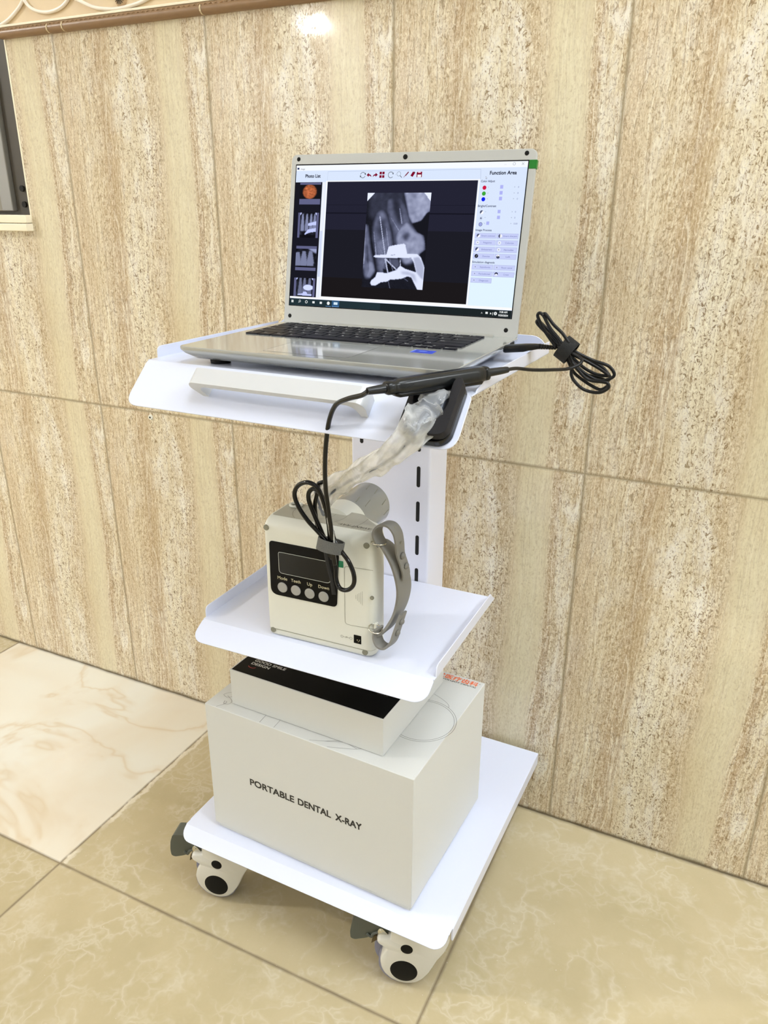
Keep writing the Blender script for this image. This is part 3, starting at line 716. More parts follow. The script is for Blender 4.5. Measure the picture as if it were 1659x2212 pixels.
# ------------------------------------------------------------------ portable x-ray unit
dev = empty('handheld_xray_unit', (-.0600, -.1765, MZ), .047, 'cream portable dental x-ray machine with grey hand strap on the middle shelf', 'x-ray machine')
DWD, DH = .1462, .1600
plan0 = [(0, 0), (DWD, 0), (DWD, .036), (.124, .049), (.110, .062), (0, .062)]
def ring(z, ins, yoff=0.0, r=(.006, .012, .01, .01, .006, .010)):
    p = round_poly(plan0, list(r), 6); cx_, cy_ = .072, .030
    out = []
    for a, b in p:
        sa = -ins if a > cx_ else ins
        sb = (-ins if b > cy_ else ins+yoff) 
        out.append(Vector((a+sa*min(1, abs(a-cx_)/.06), b+sb*min(1, abs(b-cy_)/.025), z)))
    return out
bm = nb()
loft(bm, [ring(0, .0040), ring(.0012, .0016), ring(.0035, .0004), ring(.0086, .0004), ring(.0092, .0010), ring(.0098, 0), ring(.1440, 0), ring(.1505, .0003, .0004), ring(.1545, .0012, .0022), ring(.1585, .0030, .0055), ring(.1598, .0042, .0070), ring(.1600, .0052, .0085)])
body = obj('body', bm, M['cream_plastic'], dev, smooth=True, auto=38)
ff = lambda a, z, d=0.0: Vector((a, -.0002-d, z))          # front face
# screw recesses
bm = nb()
for a, z in ((.0045, .1470), (.1375, .1475), (.0068, .0075), (.1350, .0065)):
    cyl(bm, (a, .001, z), (a, -.00035, z), .0036, n=20); 
obj('screw_recess', bm, M['hole'], body, smooth=True, auto=40)
bm = nb(); stroke(bm, [(.0030, .0100), (.1340, .0100)], .0007, ff); obj('body_seam', bm, M['groove'], body)
bm = nb()
pc = round_poly([(.0080, .0590), (.0985, .0590), (.1010, .1310), (.0080, .1310)], [.009, .006, .006, .006], 7)
pc = round_poly([(.0068, .0590), (.0985, .0600), (.1025, .1312), (.0080, .1312)], [.011, .006, .005, .005], 7)
prism(bm, pc, lambda a, z, d: Vector((a, -d, z)), -.001, .0009); cp = obj('control_panel', bm, M['black_gloss'], dev, bevel=.0003)
fp = lambda a, z, d=0.0: Vector((a, -.0011-d, z))
bm = nb(); scr_ = round_poly([(.0205, .0905), (.0905, .0905), (.0930, .1185), (.0205, .1185)], [.005, .005, .003, .003], 6); flat(bm, scr_, fp); obj('display', bm, M['lcd'], cp)
bm = nb(); stroke(bm, scr_+scr_[:1], .0006, lambda a, z, d=0.0: fp(a, z, .0001)); obj('display_border', bm, M['panel_line'], cp)
for a, z, s, w_ in ((.0241, .0713, 'Mode', .0135), (.0429, .0711, 'Teeth', .0132), (.0620, .0709, 'Up', .0070), (.0811, .0708, 'Down', .0145)):
    bm = nb(); cyl(bm, (a, -.0008, z), (a, -.0021, z), .0069, .0064, n=32); obj('button', bm, M['button'], cp, bevel=.0004, label='grey round button under the word '+s)
    bm = nb(); text(bm, s, fp, a+.0004, z+.0105, .0042, w=w_, align='C', bold=.0001); obj('button_lettering', bm, M['panel_text'], cp)
bm = nb(); box(bm, .1008, .1078, -.0005, .0005, .1140, .1222); obj('green_sticker', bm, M['green'], dev, label='small green sticker')
bm = nb()
dr = round_poly([(.1090, .0400), (.1475, .0400), (.1475, .1165), (.1090, .1165)], [.010, 0, 0, .006], 7)
stroke(bm, dr[3:]+dr[:8], .0005, ff) if False else stroke(bm, [(.1462, .0415), (.1180, .0398)]+round_poly([(.1180, .0398), (.1090, .0400), (.1090, .1165), (.1180, .1170)], [0, .009, .006, 0], 6)[1:-1]+[(.1180, .1170), (.1462, .1180)], .0006, ff)
for k in range(5): stroke(bm, [(.1238+k*.0021, .0800-.0035-k*.0016), (.1238+k*.0021, .0800+.0020+k*.0016)], .0004, ff)
obj('battery_cover', bm, M['groove'], dev, label='battery cover outline with moulded arrow ribs')
bm = nb(); cyl(bm, (.1445, .001, .0824), (.1445, -.0005, .0824), .0024, n=18); cyl(bm, (.1445, -.0005, .0824), (.1445, -.0008, .0824), .0013, n=6, mi=1); obj('screw', bm, [M['hole'], M['groove']], dev)
bm = nb(); box(bm, .1204, .1303, -.0006, .001, .0167, .0279); jk = obj('power_socket', bm, M['black_gloss'], dev, bevel=.0004)
bm = nb(); cyl(bm, (.1257, -.0006, .0222), (.1257, -.0014, .0222), .0008, n=10); torus(bm, (.1257, -.0008, .0222), (1, 0, 0), (0, 0, 1), .0026, .0004, n=16, m=6, a0=-1.4, a1=.3); obj('pin', bm, M['chrome'], jk)
bm = nb()
for cx_ in (.1045, .1165): stroke(bm, circ(cx_, .0217, .0016, 16), .0004, ff, closed=True)
stroke(bm, circ(.1108, .0217, .0012, 12)[:9], .0004, ff); stroke(bm, [(.1061, .0217), (.1149, .0217)], .0004, ff); flat(bm, circ(.1108, .0217, .0005, 8), ff, .0001)
obj('polarity_mark', bm, M['hole'], dev)
# top face: taupe panel with rings and lettering
ft = lambda a, b, d=0.0: Vector((a, b, .16015+d))
bm = nb(); tp = round_poly([(.0060, .0120), (.1370, .0120), (.1385, .0300), (.1215, .0430), (.1080, .0575), (.0060, .0575)], [.004, .004, .004, .006, .006, .004], 5)
prism(bm, tp, lambda a, b, d: Vector((a, b, .1600+d)), -.0005, .0002)
tp_ = obj('top_panel', bm, M['taupe'], dev)
ft = lambda a, b, d=0.0: Vector((a, b, .16035+d))
def inside(p):
    a, b = p; return .0062 < a < .1380 and .0122 < b < .0573 and (b < .030+(.1385-a)*.77 or a < .1215) and (b < .043+(.1215-a)*1.07)
bm = nb(); DC = (.0576, .0400)
for r, w_ in ((.0075, .0004), (.0190, .0005), (.0340, .0007), (.0610, .0009)):
    seg_ = []
    for q in circ(DC[0], DC[1], r, 120)+[circ(DC[0], DC[1], r, 120)[0]]:
        if inside(q): seg_.append(q)
        else:
            if len(seg_) > 2: stroke(bm, seg_, w_, ft)
            seg_ = []
    if len(seg_) > 2: stroke(bm, seg_, w_, ft)
obj('ring_print', bm, M['taupe_line'], tp_)
bm = nb(); text(bm, 'AVANT RAY', ft, .1360, .0212, .0050, w=.0430, rot=PI, shear=.35); obj('top_lettering', bm, M['taupe_ink'], tp_, label='dark italic word printed upside-down on the top')
bm = nb(); torus(bm, (.0185, .0480, .1618), (1, 0, 0), (0, 1, 0), .0070, .0017, n=32, m=10); dome(bm, (.0185, .0480, .1603), (0, 0, 1), .0062, .0006, mi=1); obj('exposure_button_ring', bm, [M['cream_plastic'], M['hole']], dev, smooth=True, label='cream ring round the button recess on top')
bm = nb(); dome(bm, (.0480, .0430, .160), (0, 0, 1), .0014, .0016, n=12); obj('indicator_lamp', bm, M['label_white'], dev, smooth=True)
# collar and tube at the back
AX = (.0720, .1370)
bm = nb(); cyl(bm, (AX[0], .045, AX[1]), (AX[0], .078, AX[1]), .0300, n=64); obj('collar', bm, M['cream_plastic'], dev, smooth=True, auto=40, bevel=0)
bm = nb(); n = 64
def crg(r, y): return [Vector((AX[0]+r*math.cos(2*PI*j/n), y, AX[1]+r*math.sin(2*PI*j/n))) for j in range(n)]
loft(bm, [crg(.0298, .0781), crg(.0298, .148), crg(.0285, .148), crg(.0285, .0781)], wrap=True)
cone = obj('cone', bm, M['cone'], dev, smooth=True, auto=40, label='smoky grey tube at the back')
bm = nb()
for a_, y0, y1 in ((1.15, .083, .098), (.75, .090, .108), (.35, .128, .142), (-.15, .130, .144), (1.35, .125, .140), (.95, .128, .142)):
    q0, q1 = (AX[0]+.0299*math.cos(a_), y0, AX[1]+.0299*math.sin(a_)), (AX[0]+.0299*math.cos(a_+.08), y1, AX[1]+.0299*math.sin(a_+.08)); cyl(bm, q0, q1, .0005, n=5)
obj('angle_mark', bm, M['hole'], cone)
# hand strap on the right side
st = empty_child('hand_strap', (0, 0, 0), 0, dev)
bm = nb()
ribbon(bm, [(.1535, .008, .1530), (.1610, .010, .1450), (.1700, .016, .1250), (.1745, .022, .1000), (.1740, .024, .0800), (.1700, .020, .0600), (.1620, .010, .0430), (.1535, .002, .0350)], .026, .0040, (.15, 1, 0), wf=lambda t: .52+.62*math.sin(PI*t)**.8)
obj('strap_band', bm, M['strap'], st, smooth=True, auto=45)
bm = nb()
ribbon(bm, [(.1560, .004, .1500), (.1500, .004, .1600), (.1500, .004, .1690), (.1570, .004, .1765), (.1670, .004, .1765), (.1735, .005, .1680), (.1750, .008, .1540), (.1750, .011, .1400), (.1775, .014, .1280), (.1795, .017, .1150), (.1785, .019, .1060)], .0175, .0032, (.25, 1, 0), wf=lambda t: 1.0-.25*t)
obj('strap_loop', bm, M['strap'], st, smooth=True, auto=45)
bm = nb()
ribbon(bm, [(.1540, -.002, .0460), (.1520, -.002, .0350), (.1560, -.002, .0250), (.1640, -.001, .0225), (.1710, .002, .0300), (.1740, .005, .0420), (.1765, .009, .0540), (.1785, .013, .0640)], .0165, .0032, (.25, 1, 0), wf=lambda t: 1.0-.2*t)
obj('strap_loop', bm, M['strap'], st, smooth=True, auto=45)
bm = nb()
for c_, nn in (((.1775, .0115, .1380), (1, -.15, .1)), ((.1800, .016, .1240), (1, -.15, -.1)), ((.1752, .0040, .0415), (1, -.15, -.2)), ((.1783, .0090, .0545), (1, -.15, -.1))):
    dome(bm, c_, nn, .0042, .0036, n=18)
obj('snap_stud', bm, M['strap_dark'], st, smooth=True)
bm = nb()
for c_, nn in (((.1715, .0040, .1745), (.8, 0, .7)), ((.1775, .0070, .1560), (1, 0, 0))): dome(bm, c_, nn, .0016, .0004, n=12)
obj('strap_hole', bm, M['hole'], st)
bm = nb(); torus(bm, (.1510, .0035, .1520), (1, 0, 0), (0, 1, -.2), .0085, .0009, n=28, m=6); torus(bm, (.1500, -.0030, .0445), (1, 0, -.3), (0, 1, .1), .0080, .0009, n=28, m=6)
obj('split_ring', bm, M['chrome'], dev, smooth=True, label='thin steel rings holding the strap')
bm = nb(); prism(bm, rrect(.012, .046, .040, .148, .006), lambda y, z, d: Vector((d, y, z)), DWD-.004, DWD+.0004) if False else box(bm, .1455, .1500, .0000+.004, .0100, .1490, .1560); box(bm, .1455, .1495, .0000+.002, .008, .0400, .0480)
obj('strap_lug', bm, M['cream_plastic'], dev, bevel=.0012)

# ------------------------------------------------------------------ laptop
LT_ = math.radians(100.19)
lap = empty('laptop', (.0097, .0321, TZ), .0302, 'open silver laptop showing a dental x-ray image on top of the trolley', 'laptop')
LZ = .0205
bm = nb()
def lring(ins, z, r=.008): return [Vector((a, b, z)) for a, b in rrect(-.165+ins, .165-ins, -.2250+ins, .0050-ins*.3, [r, r, .003, .003], 6)]
loft(bm, [lring(.020, .0050), lring(.012, .0062), lring(.0030, .0128), lring(.0006, .0160), lring(0, .0176), lring(0, .0198), lring(.0006, LZ)])
obj('base', bm, M['laptop'], lap, smooth=True, auto=28)
bm = nb(); fb = lambda a, b, d=0.0: Vector((a, -b, LZ+.00015+d))
# keys
kb0, kp = .0105, .0187; ka0, ka1 = -.1500, .1290
def key(a0, a1, b0, b1, leg=None):
    g = .0011
    prism(bm, rrect(a0+g, a1-g, -b1+g, -b0-g, .0012, 2), lambda a, b, d: Vector((a, b, d)), LZ-.0002, LZ+.0016)
    if leg: text(bm, leg, lambda x, y, d=0.0: Vector((x, y, LZ+.0017+d)), a0+.0038, -b0-.0085 if b1-b0 > .012 else -b0-.0066, .0034 if len(leg) == 1 else .0018, mi=1, bold=.00015)
rows = []
n_ = 15; u_ = (ka1-ka0)/15
for i, s in enumerate(['Esc']+['F%d' % k for k in range(1, 13)]+['Ins', 'Del']): key(ka0+i*u_, ka0+(i+1)*u_, kb0, kb0+.0112, s)
def row(b, spec):
    a = ka0
    for s, wd in spec:
        key(a, a+wd*u_, b, b+kp, s if s else None); a += wd*u_
b = kb0+.0112
row(b, [(c_, 1) for c_ in '`1234567890-='] + [('Backspace', 2)]); b += kp
row(b, [('Tab', 1.5)]+[(c_, 1) for c_ in 'QWERTYUIOP[]']+[('\\', 1.5)]); b += kp
row(b, [('Caps Lock', 1.8)]+[(c_, 1) for c_ in "ASDFGHJKL;'"]+[('Enter', 2.2)]); b += kp
row(b, [('Shift', 2.3)]+[(c_, 1) for c_ in 'ZXCVBNM,./']+[('Shift', 2.7)]); b += kp
row(b, [('Fn', 1), ('Ctrl', 1), ('Win', 1), ('Alt', 1.2), ('', 5.0), ('Alt', 1), ('Ctrl', 1), ('PgUp', .9)])
a = ka0+12.1*u_
for s, b0, b1, q in (('Home', b+.0088, b+kp, 0), ('Up', b, b+.0092, 1), ('Dn', b+.0096, b+kp, 1), ('End', b+.0088, b+kp, 2)): key(a+q*u_*.96, a+(q+1)*u_*.96, b0, b1, s)
obj('keyboard', bm, [M['key'], M['keyleg']], lap, label='black chiclet keys with white legends')
bm = nb(); pd = rrect(-.0620, .0430, -.2085, -.1315, .002); flat(bm, pd, lambda a, b, d: Vector((a, b, LZ+.00008))); obj('touchpad', bm, M['pad'], lap)
bm = nb(); stroke(bm, pd, .0004, lambda a, b, d=0.0: Vector((a, b, LZ+.00012)), closed=True); obj('touchpad_edge', bm, M['seam'], lap)
bm = nb(); flat(bm, rrect(-.0585, .0420, -.2242, -.2225, .0006), lambda a, b, d: Vector((a, b, LZ+.0001))); obj('opening_notch', bm, M['lap_edge'], lap)
bm = nb(); q = lambda a, b, d=0.0: Vector((a, -b, LZ+.0003+d))
prism(bm, [(.0862, .1290), (.1110, .1290), (.1125, .1455), (.0870, .1455)], lambda a, b, d: Vector((a, -b, LZ+d)), .00005, .0003)
stk = obj('sticker', bm, M['blue_st'], lap, label='blue processor sticker on the palm rest')
bm = nb(); stroke(bm, [(.0985+.0080*math.cos(t_), .1370+.0052*math.sin(t_)) for t_ in [k*2*PI/28 for k in range(28)]], .0010, q, closed=True); box(bm, .0940, .1030, -.1385, -.1355, LZ+.0003, LZ+.00036); box(bm, .0862, .0880, -.1455, -.1292, LZ+.0003, LZ+.00036)
obj('sticker_mark', bm, M['blue_lt'], stk)
for x, y in ((-.128, -.196), (.128, -.196), (-.128, -.012), (.128, -.012)):
    bm = nb(); cyl(bm, (x, y, .0001), (x, y, .0095), .0115, .0125, n=24); obj('foot', bm, M['rubber'], lap, bevel=.0008)
bm = nb(); prism(bm, rrect(-.050, -.041, .0148, .0178, .0012, 4), lambda a, z, d: Vector((d, a, z)), .1640, .1654)
prism(bm, rrect(-.028, -.012, .0145, .0190, .0010, 3), lambda a, z, d: Vector((d, a, z)), .1640, .1653)
obj('side_port', bm, M['slot'], lap)
# lid
up = Vector((0, -math.cos(LT_), math.sin(LT_))); nn = Vector((0, -math.sin(LT_), -math.cos(LT_)))
L0 = Vector((0, 0, LZ+.0012))
fl = lambda a, h, d=0.0: L0+Vector((a, 0, 0))+up*h+nn*d
ldo = empty_child('lid', (0, 0, 0), 0, lap)
bm = nb(); lo = rrect(-.1642, .1642, -.0020, .2126, [.003, .003, .0075, .0075], 6)
prism(bm, lo, fl, -.0052, 0.0); obj('lid_shell', bm, M['bezel'], ldo, bevel=.0011)
bm = nb(); cyl(bm, fl(-.135, -.0015, -.0030), fl(.135, -.0015, -.0030), .0042, n=20); obj('hinge_bar', bm, M['laptop'], ldo, smooth=True, auto=50)
bm = nb()
for a, h in ((-.1535, .2068), (.1520, .2077), (-.1548, .0074), (.1500, .0074)): dome(bm, fl(a, h, 0), nn, .0027, .0007, n=20)
obj('rubber_bumper', bm, M['rubber'], ldo, smooth=True)
bm = nb(); cyl(bm, fl(-.0011, .2067, 0), fl(-.0011, .2067, .0004), .0030, n=24); cyl(bm, fl(-.0011, .2067, .0004), fl(-.0011, .2067, .0006), .0010, n=16, mi=1)
obj('webcam', bm, [M['rubber'], M['lcd']], ldo)
bm = nb(); prism(bm, [(.1562, .1908), (.1650, .1908), (.1652, .2003), (.1562, .2003)], fl, -.0054, .0004); obj('green_tape', bm, M['green2'], ldo, label='green tape tab on the screen edge')

# the screen and everything shown on it (one emissive picture, in real size)
def emat(name, r, g, b, k=1.0): return emis('screen_'+name, tuple(c*k for c in srgb(r, g, b)), .79)
SC = {}; SM = []
def sc(r, g, b):
    key_ = (r, g, b)
    if key_ not in SC: SC[key_] = len(SM); SM.append(emat('%02x%02x%02x' % key_, r, g, b))
    return SC[key_]
bm = nb()
def R_(a0, a1, h0, h1, col_, d): flat(bm, [(a0, h0), (a1, h0), (a1, h1), (a0, h1)], fl, d, sc(*col_))
def F_(col_, d, *a_, **k_): text(bm, a_[0], fl, *a_[1:], d=d, mi=sc(*col_), **k_)
D0, D1, D2, D3 = .00035, .00045, .00055, .00065
SX0, SX1, SH0, SH1 = -.1560, .1548, .0218, .1990
R_(SX0-.0012, SX1+.0012, SH0-.0010, SH1+.0014, (30, 28, 28), .0002)
R_(SX0, SX1, SH0, SH1, (218, 231, 253), .00028)
R_(SX0, SX1, .1925, SH1, (246, 250, 255), D0)
R_(.0990, SX1, .0335, .0720, (226, 244, 255), .00030)
R_(SX0, SX1, .0310, .0340, (250, 250, 250), D0)
R_(-.1105, -.1083, .0335, .1800, (248, 250, 255), D0); R_(.0965, .0985, .0335, .1800, (248, 250, 255), D0); R_(-.1105, .0985, .1786, .1798, (248, 250, 255), D0); R_(-.1105, .0985, .0320, .0350, (250, 250, 250), D0)
R_(SX0, SX1, SH0, .0306, (30, 38, 40), D1)
R_(SX0, -.02, SH0, .0300, (36, 52, 58), D1+.00003)
R_(-.1560, -.1158, .0332, .1783, (26, 26, 36), D1)
R_(-.1155, -.1112, .0332, .1783, (238, 242, 250), D1); R_(-.1150, -.1118, .060, .118, (206, 216, 242), D1+.00003)
R_(-.1080, .0962, .0350, .1786, (29, 29, 38), D1)
R_(-.1080, .0962, .1200, .1786, (36, 36, 52), D1+.00003); R_(-.1080, .0962, .1395, .1412, (24, 24, 36), D1+.00006); R_(-.1080, .0962, .1500, .1506, (28, 28, 42), D1+.00006)
R_(-.1080, .0962, .0350, .0600, (28, 25, 27), D1+.00003)
for h_ in (.1909,): stroke(bm, [(-.1085, h_), (.0983, h_)], .0003, fl, D1, sc(170, 184, 218))
stroke(bm, [(.0983, .1909), (.0990, .1798)], .0003, fl, D1, sc(160, 172, 206)); stroke(bm, [(-.1085, .1909), (-.1085, .1798)], .0003, fl, D1, sc(190, 200, 226))
F_((60, 66, 90), D1, 'Image', -.1492, .1937, .0018, w=.0062); R_(-.1545, -.1515, .1940, .1962, (40, 50, 90), D1)
F_((22, 26, 50), D1, 'Photo List', -.1418, .1838, .0040, w=.0225, bold=.0003)
F_((20, 24, 48), D1, 'Function Area', .1099, .1846, .0040, w=.0325, bold=.0003)
F_((130, 140, 160), D1, '\u2013', .1265, .1950, .0015, w=.0028); stroke(bm, circ(.1385, .1962, .0015, 14), .0003, fl, D1, sc(120, 130, 150), closed=True)
for q in ((1, 1), (1, -1)): stroke(bm, [(.1490-.0014, .1962-.0014*q[1]), (.1490+.0014, .1962+.0014*q[1])], .0003, fl, D1, sc(110, 116, 130))
# toolbar icons
MA = sc(128, 14, 44); GY = sc(70, 76, 84)
def arc(cx, cy, r, a0, a1, w_, mi, n=14): stroke(bm, [(cx+r*math.cos(a0+(a1-a0)*k/n), cy+r*math.sin(a0+(a1-a0)*k/n)) for k in range(n+1)], w_, fl, D1, mi)
arc(-.0578, .1861, .0033, .5, 2.9, .0006, GY); arc(-.0578, .1861, .0033, 3.6, 6.0, .0006, GY)
flat(bm, [(-.0555, .1870), (-.0540, .1892), (-.0536, .1862)], fl, D1, GY); flat(bm, [(-.0600, .1852), (-.0615, .1830), (-.0620, .1860)], fl, D1, GY)
for s, cx in ((1, -.0491), (-1, -.0403)):
    flat(bm, [(cx-.0035*s, .1862), (cx-.0003*s, .1888), (cx-.0003*s, .1874), (cx+.0026*s, .1862), (cx+.0036*s, .1836), (cx+.0014*s, .1852), (cx-.0003*s, .1853), (cx-.0003*s, .1838)][::s], fl, D1, MA)
for dx in (-.0034, .0004):
    for dz_ in (-.0036, .0005): R_(-.0311+dx, -.0311+dx+.0031, .1862+dz_, .1862+dz_+.0031, (128, 14, 44), D1)
R_(-.0257, -.0252, .1859, .1863, (90, 96, 110), D1); R_(-.0127, -.0122, .1859, .1863, (90, 96, 110), D1)
arc(-.0189, .1860, .0035, .7, 5.6, .0006, GY); flat(bm, [(-.0172, .1872), (-.0153, .1888), (-.0152, .1864)], fl, D1, GY)
stroke(bm, circ(-.0080, .1870, .0026, 18), .0004, fl, D1, sc(120, 130, 140), closed=True); stroke(bm, [(-.0062, .1850), (-.0036, .1826)], .0007, fl, D1, GY)
stroke(bm, [(-.0012, .1828), (.0052, .1894)], .0007, fl, D1, sc(150, 120, 140)); stroke(bm, [(.0010, .1848), (.0050, .1890)], .0014, fl, D1, MA)
flat(bm, [(.0078, .1848), (.0108, .1832), (.0140, .1880), (.0110, .1896)], fl, D1, MA); flat(bm, [(.0120, .1884), (.0142, .1880), (.0128, .1898)], fl, D1, GY)
flat(bm, [(.0160, .1828), (.0232, .1828), (.0232, .1892), (.0172, .1892), (.0160, .1882)], fl, D1, MA); R_(.0172, .0222, .1829, .1858, (238, 240, 246), D2); R_(.0178, .0214, .1878, .1892, (246, 200, 212), D2)
# right-hand function column
TX = (52, 60, 98); LT2 = (120, 126, 176)
F_(TX, D1, 'Color Adjust', .1000, .1763, .0024, w=.0172, bold=.0001); F_(TX, D1, 'Bright/Contrast', .0992, .1484, .0025, w=.0226, bold=.0001)
F_(TX, D1, 'Image Process', .0992, .1211, .0023, w=.0200, bold=.0001); F_(TX, D1, 'Simulation diagnosis', .0988, .0842, .0023, w=.0282, bold=.0001)
for h_, c_ in ((.1702, (206, 26, 66)), (.1636, (62, 168, 60)), (.1572, (16, 36, 236))):
    flat(bm, circ(.1050, h_, .0024, 20), fl, D1, sc(*c_)); R_(.1243, .1280, h_-.0012, h_+.0028, (176, 180, 246), D1)
    F_(TX, D1, '<', .1094, h_-.0002, .0014); F_(TX, D1, '>', .1415, h_-.0002, .0016); F_(LT2, D1, '0', .1460, h_-.0004, .0019)
for k, h_ in enumerate((.1427, .1361, .1295)):
    ax_ = .1243 if k < 2 else .1117
    R_(ax_, ax_+.0036, h_-.0012, h_+.0026, (176, 182, 244), D1); F_(TX, D1, '<', .1090, h_-.0002, .0014); F_(TX, D1, '>', .1415, h_-.0002, .0016); F_(LT2, D1, '0' if k < 2 else '0.00', .1455, h_-.0004, .0019)
def half(cx, cy, r, c1=(250, 250, 255), c2=(86, 92, 120), ang=.9, d=D2):
    flat(bm, circ(cx, cy, r, 18), fl, d, sc(*c1)); flat(bm, [(cx+r*math.cos(ang+PI*k/9), cy+r*math.sin(ang+PI*k/9)) for k in range(10)], fl, d+.00004, sc(*c2))
half(.1046, .1425, .0023); flat(bm, circ(.1044, .1357, .0010, 12), fl, D1, sc(96, 104, 140))
for k in range(8): stroke(bm, [(.1044+.0014*math.cos(k*PI/4), .1357+.0014*math.sin(k*PI/4)), (.1044+.0022*math.cos(k*PI/4), .1357+.0022*math.sin(k*PI/4))], .0003, fl, D1, sc(110, 118, 150))
flat(bm, circ(.1046, .1288, .0023, 18), fl, D1, sc(160, 168, 226)); stroke(bm, circ(.1046, .1288, .0022, 18), .0004, fl, D2, sc(90, 98, 140), closed=True)
btn = [(.1187, 'Smart contrast', 'Smart sharpen'), (.1109, 'Negative', 'Colorize'), (.1030, 'Embossment', 'Normalize'), (.0952, 'Denoise', 'Left'), (.0826, 'Sapodontia', 'Root canal'), (.0747, 'Periodontal', 'Crown'), (.0670, 'Diagnosis', None)]
for k, (ht, s1, s2) in enumerate(btn):
    for (a0, a1), s in (((.0992, .1256), s1), ((.1264, .1528), s2)):
        if not s: continue
        R_(a0, a1, ht-.0058, ht, (172, 180, 224), D1); R_(a0+.0003, a1-.0003, ht-.0055, ht-.0003, (200, 208, 248), D1+.00003)
        F_((112, 118, 184) if k != 2 else (96, 102, 170), D2, s, a0+.0165, ht-.0038, .0019, w=min(.0170, .0013*len(s)), align='C')
        cx, cy = a0+.0042, ht-.0029; left = s == s1
        if k == 0: half(cx, cy, .0022, ang=.9 if left else 1.57)
        elif s == 'Denoise': half(cx, cy, .0023, (30, 34, 44), (30, 34, 44)); stroke(bm, [(cx-.0004, cy-.0014), (cx+.0008, cy+.0014)], .0003, fl, D3, sc(200, 200, 210))
        elif s == 'Embossment': half(cx, cy, .0023, (250, 250, 255), (70, 80, 110))
        elif s == 'Left': half(cx, cy, .0023, (250, 250, 255), (60, 68, 90), PI); stroke(bm, [(cx-.0018, cy-.0002), (cx-.0006, cy+.0010), (cx+.0004, cy), (cx+.0018, cy+.0010)], .0005, fl, D3, sc(50, 56, 70))
        elif s == 'Crown': half(cx, cy, .0023, (214, 218, 246), (24, 28, 56), 0); flat(bm, circ(cx, cy-.0003, .0012, 12), fl, D3, sc(236, 240, 252))
        else:
            flat(bm, circ(cx, cy, .0021, 16), fl, D2, sc(236, 242, 254) if k < 4 else sc(206, 214, 250)); stroke(bm, [(cx-.0006, cy-.0006), (cx, cy+.0008), (cx+.0006, cy-.0006)], .0005, fl, D3, sc(60, 66, 110))
flat(bm, [(.1053, .1830), (.1053, .1797), (.1061, .1804), (.1067, .1793), (.1070, .1796), (.1065, .1806), (.1075, .1806)], fl, D3, sc(120, 128, 160)); flat(bm, [(.10555, .1823), (.10555, .1803), (.1062, .1809), (.1069, .1809)], fl, D3+.00004, sc(250, 252, 255))
# task bar
WH = (236, 240, 240)
for dx in (0, .0017):
    for dz_ in (0, .0017): R_(-.1531+dx, -.1531+dx+.0015, .0252+dz_, .0252+dz_+.0015, WH, D2)
stroke(bm, circ(-.1400, .0274, .0013, 12), .0005, fl, D2, sc(*WH), closed=True); stroke(bm, [(-.1409, .0265), (-.1420, .0252)], .0005, fl, D2, sc(*WH)); stroke(bm, circ(-.1298, .0268, .0016, 16), .0007, fl, D2, sc(*WH), closed=True)
R_(-.1205, -.1170, .0254, .0281, WH, D2); R_(-.1092, -.1058, .0252, .0280, WH, D2); arc(-.1075, .0280, .0010, 0, PI, .0004, sc(*WH))
flat(bm, circ(-.0961, .0266, .0022, 18), fl, D2, sc(*WH)); arc(-.0961, .0266, .0012, .6, 5.4, .0004, sc(60, 66, 70)); R_(-.0908, -.0797, .0226, .0302, (52, 92, 132), D2); R_(-.1000, -.0920, .0224, .0229, (110, 160, 220), D2); R_(-.0905, -.0800, .0224, .0230, (110, 160, 220), D3)
R_(-.0880, -.0822, .0252, .0284, (214, 236, 250), D3); F_(WH, D2, '^', .1166, .0240, .0030); R_(.1222, .1252, .0252, .0276, WH, D2); F_(WH, D2, '\u00bb', .1278, .0250, .0026, bold=.0002); F_(WH, D2, '(', .1308, .0248, .0026, bold=.0002); flat(bm, circ(.1348, .0262, .0020, 18), fl, D2, sc(*WH))
R_(.1344, .1351, .0252, .0272, (30, 38, 40), D3)
F_(WH, D2, '7:38 AM', .1396, .0272, .0022, w=.0098, bold=.00015); F_(WH, D2, '9/20/2024', .1386, .0233, .0022, w=.0120, bold=.00015)
scr = obj('screen', bm, SM, ldo, label='lit screen of dental imaging software'); 

# x-ray pictures on the screen: small rasters drawn as coloured grids
def blur(a, k):
    if k <= 0: return a
    n = int(k*3)+1; x = np.arange(-n, n+1); g = np.exp(-x*x/(2*k*k)); g /= g.sum()
    pa = np.pad(a, n, mode='edge')
    a = np.apply_along_axis(lambda m_: np.convolve(m_, g, 'valid'), 0, pa); return np.apply_along_axis(lambda m_: np.convolve(m_, g, 'valid'), 1, a)
def polymask(pts, X, Y):
    m_ = np.zeros(X.shape, bool); n = len(pts)
    for i in range(n):
        x1, y1 = pts[i]; x2, y2 = pts[(i+1) % n]
        if y1 == y2: continue
        c_ = ((y1 > Y) != (y2 > Y)) & (X < (x2-x1)*(Y-y1)/(y2-y1)+x1); m_ ^= c_
    return m_.astype(float)
def noise2(h, w_, k, s): r = np.random.default_rng(s).standard_normal((h, w_)); r = blur(r, k); return r/r.std()
